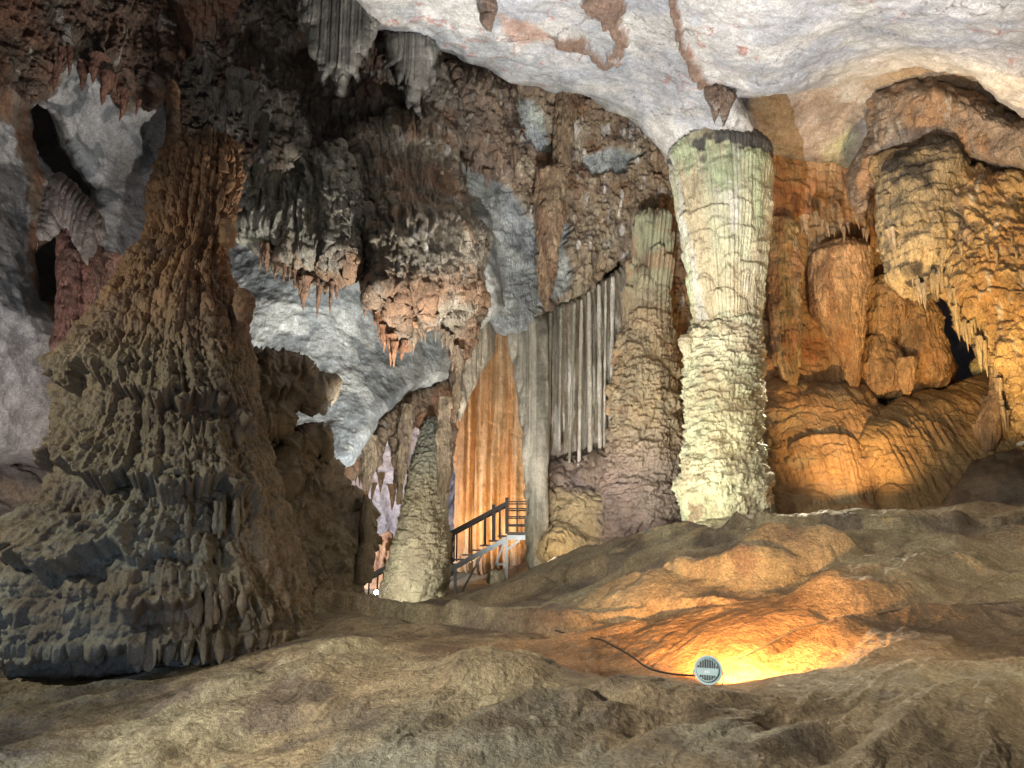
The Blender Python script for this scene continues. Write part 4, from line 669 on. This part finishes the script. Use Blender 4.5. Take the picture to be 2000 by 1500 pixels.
# ================================================================== built things
def bm_obj(name, mat, parent, boxes=(), tubes=()):
    vs, fs = [], []
    def box(c, d, R_=None):
        c = np.array(c, float); d = np.array(d, float) / 2; b = len(vs)
        for sx in (-1, 1):
            for sy in (-1, 1):
                for sz in (-1, 1):
                    v = np.array([sx, sy, sz]) * d; vs.append(tuple(c + (R_ @ v if R_ is not None else v)))
        for f in ((0,1,3,2),(4,6,7,5),(0,4,5,1),(2,3,7,6),(0,2,6,4),(1,5,7,3)): fs.append(tuple(b + i for i in f))
    def tube(path, r_, n=10):
        path = [np.array(p, float) for p in path]; b = len(vs); m = len(path)
        for k, p in enumerate(path):
            t = path[min(k + 1, m - 1)] - path[max(k - 1, 0)]; t /= np.linalg.norm(t) + 1e-9
            u = np.cross(t, [0, 0, 1]); u = np.array([1., 0, 0]) if np.linalg.norm(u) < .01 else u / np.linalg.norm(u); v = np.cross(t, u)
            for j in range(n): a = 2 * math.pi * j / n; vs.append(tuple(p + r_ * (math.cos(a) * u + math.sin(a) * v)))
        for k in range(m - 1):
            for j in range(n): fs.append((b + k * n + j, b + k * n + (j + 1) % n, b + (k + 1) * n + (j + 1) % n, b + (k + 1) * n + j))
        fs.append(tuple(b + j for j in range(n))[::-1]); fs.append(tuple(b + (m - 1) * n + j for j in range(n)))
    for a in boxes: box(*a)
    for a in tubes: tube(*a)
    me = bpy.data.meshes.new(name); me.from_pydata(vs, [], fs); me.update()
    return link(name, me, mat, parent)
def beam(a, b, w_, h_=None):
    a = np.array(a, float); b = np.array(b, float); t = b - a; L_ = np.linalg.norm(t); t /= L_
    u = np.cross([0, 0, 1.0], t); u = np.array([1., 0, 0]) if np.linalg.norm(u) < .01 else u / np.linalg.norm(u); v = np.cross(t, u)
    return ((a + b) / 2, (L_, w_, h_ or w_), np.stack([t, u, v], 1))
M_RAIL = plain('dark_rail_paint', (.013, .013, .015), .45); M_STEEL = plain('galvanised_steel', (.42, .47, .50), .42, .6); M_TREAD = plain('tread', (.16, .16, .165), .6)
M_HOUS = plain('lamp_housing_paint', (.22, .34, .40), .45, .2); M_HDK = plain('lamp_fin_shade', (.05, .07, .085), .5); M_LABEL = plain('lamp_label', (.5, .62, .8), .4); M_CABLE = plain('cable_rubber', (.03, .028, .026), .5)
M_LIT = plain('lit_lens', (1, 1, 1), .3, 0, ((.86, .95, 1.0), 120)); M_LITO = plain('lit_amber_lens', (1, 1, 1), .3, 0, ((1, .62, .2), 25)); M_GLASS = plain('lens', (.35, .4, .42), .15)
# ---- metal stair climbing from behind the mound, past the stalagmite, to a landing
def stairs():
    D_ = 27.5; r_ = root_for('metal_staircase', (900, 1150, D_), 'dark railed metal staircase on grey steel legs rising to a landing', 'staircase'); r0 = np.array(r_.location)
    W_ = 1.3
    top = P(990, 1042, D_); bot = P(690, 1203, D_); 
    slope = (top - bot); nst = 17
    def off(p, dy=0, dz=0): return np.array(p) + np.array([0, dy, dz]) - r0
    nm = 'stringer'
    for s in (0, 1): bm_obj(nm, M_STEEL, r_, [beam(off(bot, s * W_, -.18), off(top, s * W_, -.18), .07, .16)])
    for k in range(nst):
        p = bot + slope * (k + .5) / nst; bm_obj('step', M_TREAD, r_, [((off(p, W_ / 2, .0)), (.34, W_, .05), None)])
    le = P(1062, 1042, D_)
    bm_obj('landing', M_TREAD, r_, [((off((top + le) / 2, W_ / 2, 0)), (le[0] - top[0], W_ * 1.2, .10), None)]); bm_obj('landing_beam', M_STEEL, r_, [((off((top + le) / 2, -.12, -.14)), (le[0] - top[0], .1, .16), None)])
    H_ = 1.05
    for s in (0, 1):
        bm_obj('handrail', M_RAIL, r_, [beam(off(bot, s * W_, H_), off(top, s * W_, H_), .09, .13)])
        for k in range(10):
            p = bot + slope * (k + .5) / 10; bm_obj('baluster', M_RAIL, r_, [((off(p, s * W_, H_ / 2)), (.05, .05, H_), None)])
    for x in (990, 964): p = P(x, 1042 + (990 - x) * .54, D_); bm_obj('newel_post', M_RAIL, r_, [((off(p, 0, .62)), (.12, .12, 1.25), None)])
    for k, h_ in enumerate((.3, .58, .86, 1.1)): [bm_obj('guard_bar', M_RAIL, r_, [((off((top + le) / 2, y_, h_)), (le[0] - top[0], .04, .045), None)]) for y_ in (0, W_)]
    for x in (1010, 1035): p = P(x, 1042, D_); bm_obj('guard_post', M_RAIL, r_, [((off(p, 0, .55)), (.05, .05, 1.1), None)])
    for x, yb in ((989, 1122), (889, 1185)):
        a = P(x, 1050 if x > 950 else 1106, D_); b = P(x, yb, D_); bm_obj('support_leg', M_STEEL, r_, [beam(off(a, 0, 0), off(b, 0, -.2), .10), ])
    for a, b in (((889, 1180), (940, 1085)), ((989, 1075), (1015, 1055)), ((968, 1102), (985, 1060)), ((968, 1102), (989, 1102))): bm_obj('brace', M_STEEL, r_, [beam(off(P(*a, D_), .02), off(P(*b, D_), .02), .07)])
stairs()
# ---- flood lamps
def floodlight(p, dia, face, label, fins=True, lens=M_GLASS, tilt=0.0, group='round floodlights'):
    """p centre of the head, face = direction the lens looks at"""
    from mathutils import Vector
    r_ = thing('floodlight', p, label, 'floodlight', group); q = Vector(face).to_track_quat('Z', 'Y').to_matrix(); Rm = np.array(q)
    R0 = dia / 2
    def ring(name, mat, prof, n=40, par=r_):
        vs, fs = [], []
        for (rr, z) in prof:
            for j in range(n): a = 2 * math.pi * j / n; vs.append(tuple(Rm @ np.array([rr * math.cos(a), rr * math.sin(a), z])))
        for k in range(len(prof) - 1):
            for j in range(n): fs.append((k * n + j, k * n + (j + 1) % n, (k + 1) * n + (j + 1) % n, (k + 1) * n + j))
        me = bpy.data.meshes.new(name); me.from_pydata(vs, [], fs); me.update(); return link(name, me, mat, par)
    hd = ring('housing', M_HOUS, [(0.001, -.05 * dia * 2), (R0 * .78, -.05 * dia * 2), (R0 * .84, -.03 * dia * 2), (R0 * .86, -.02 * dia), (R0, -.02 * dia), (R0, .05 * dia), (R0 * .93, .06 * dia)])
    ring('lens', lens, [(R0 * .93, .055 * dia), (0.001, .055 * dia)])
    if fins:
        up = Rm.T @ np.array([0, 0, 1.0]); up[2] = 0; up /= np.linalg.norm(up); sd = np.array([up[1], -up[0], 0])
        for k in range(-4, 5):
            s = k * R0 * .165; 
            for lo, hi in ((.12, math.sqrt(max(0, .72 ** 2 - (s / R0) ** 2))), (-math.sqrt(max(0, .72 ** 2 - (s / R0) ** 2)), -.36)):
                if hi - lo < .12: continue
                c = sd * s + up * R0 * (lo + hi) / 2 + np.array([0, 0, -.125 * dia]); Rf = np.stack([sd, up, [0, 0, 1.0]], 1)
                bm_obj('cooling_fin', M_HDK, hd, [(Rm @ c, (R0 * .075, R0 * (hi - lo), .05 * dia), Rm @ Rf)])
        bm_obj('nameplate', M_LABEL, hd, [(Rm @ (sd * 0 + up * -.13 * R0 + np.array([0, 0, -.108 * dia])), (R0 * .42, R0 * .16, .012 * dia), Rm @ Rf)])
    sdw = np.cross(np.array(face) / np.linalg.norm(face), [0, 0, 1.0]); sdw /= np.linalg.norm(sdw); g = np.array([0, 0, -R0 * 1.55])
    bm_obj('bracket', M_STEEL, r_, [], [([sdw * R0 * 1.03, sdw * R0 * 1.03 + g * .45, sdw * R0 * .6 + g, -sdw * R0 * .6 + g, -sdw * R0 * 1.03 + g * .45, -sdw * R0 * 1.03], dia * .018, 6)])
    return r_
floodlight(P(1383, 1309, 9.0), .31, (.42, .80, -.22), 'blue grey round floodlight seen from behind, throwing orange light into the hollow')
floodlight(P(1270, 1046, 21.0), .34, (.5, .6, .6), 'small floodlight left of the foot of the cream column', fins=False)
floodlight(P(1468, 1042, 20.6), .34, (-.2, .7, .6), 'small floodlight at the right foot of the cream column', fins=False)
floodlight(P(720, 1182, 20.5), .17, (.12, -1, .12), 'dazzling white floodlight facing out beside the stalagmite foot', fins=False, lens=M_LIT)
floodlight(P(735, 1157, 27.0), .16, (-.1, -1, .1), 'fainter white floodlight above the dazzling one, beneath the handrail', fins=False, lens=M_LIT)
floodlight(P(1994, 866, 20.0), .22, (-.5, -.3, .8), 'little white floodlight at the right edge over the boulder', fins=False)
# ---- cables on the ground
def cable(label, pts, r_=.012, mat=M_CABLE):
    path = []
    p = np.array(pts, float); t = np.linspace(0, len(p) - 1, 60)
    for a in t:
        x = np.interp(a, range(len(p)), p[:, 0]); y = np.interp(a, range(len(p)), p[:, 1]); path.append((x + .03 * math.sin(a * 5), y, groundz(x, y) + p_z))
    return tag(bm_obj('cable', mat, None, [], [(path, r_, 6)]), label, 'cable', 'lamp cables on the ground')
p_z = .10
pa = [P(1040,1240,13.3)[:2], P(1100,1262,12.6)[:2], P(1180,1285,11.6)[:2], P(1250,1318,10.3)[:2], P(1330,1335,9.5)[:2], P(1378,1330,9.2)[:2]]
cable('thin black cable snaking across the dark hollow left of the orange lit lamp', pa, .012)
cable('pale cable lying along the dark gully at the right', [P(1440,1310,10.2)[:2], P(1560,1280,10.8)[:2], P(1700,1262,11.2)[:2], P(1850,1245,11.6)[:2], P(2050,1235,12)[:2]], .007, plain('pale_cable', (.20, .17, .13), .5))
# small rocks by the stairs
def boulder(label, p, sz, c1, c2_, seed, nm='boulder'):
    th = np.linspace(0, 2 * math.pi, 90); ph = np.linspace(.001, math.pi - .001, 50); TH, PH = np.meshgrid(th, ph)
    V = np.stack([np.sin(PH) * np.cos(TH) * sz[0], np.sin(PH) * np.sin(TH) * sz[1], np.cos(PH) * sz[2]], -1); V = V * (1 + .35 * fbm(V, .45 * max(sz), 4, seed) + .12 * fbm(V, .15 * max(sz), 2, seed + 1, ridge=True))[..., None] + P(*p)
    return tag(link(nm, grid_mesh(nm, V, mix(c1, c2_, nz(V, .4, seed + 2))), R_NEAR), label, 'boulder')
boulder('small pale rock under the stair landing', (968, 1128, 25.8), (.3, .26, .24), C(.45, .42, .32), C(.3, .27, .2), 900)
boulder('tan rough rock behind the lower handrail, left of the stalagmite', (725, 1118, 33), (1.1, .8, 1.5), C(.42, .26, .14), C(.3, .17, .1), 903)
boulder('pale yellow rock far back in the dark gap at the right', (1912, 718, 28.6), (.28, .3, .36), C(.6, .52, .25), C(.5, .4, .2), 906)
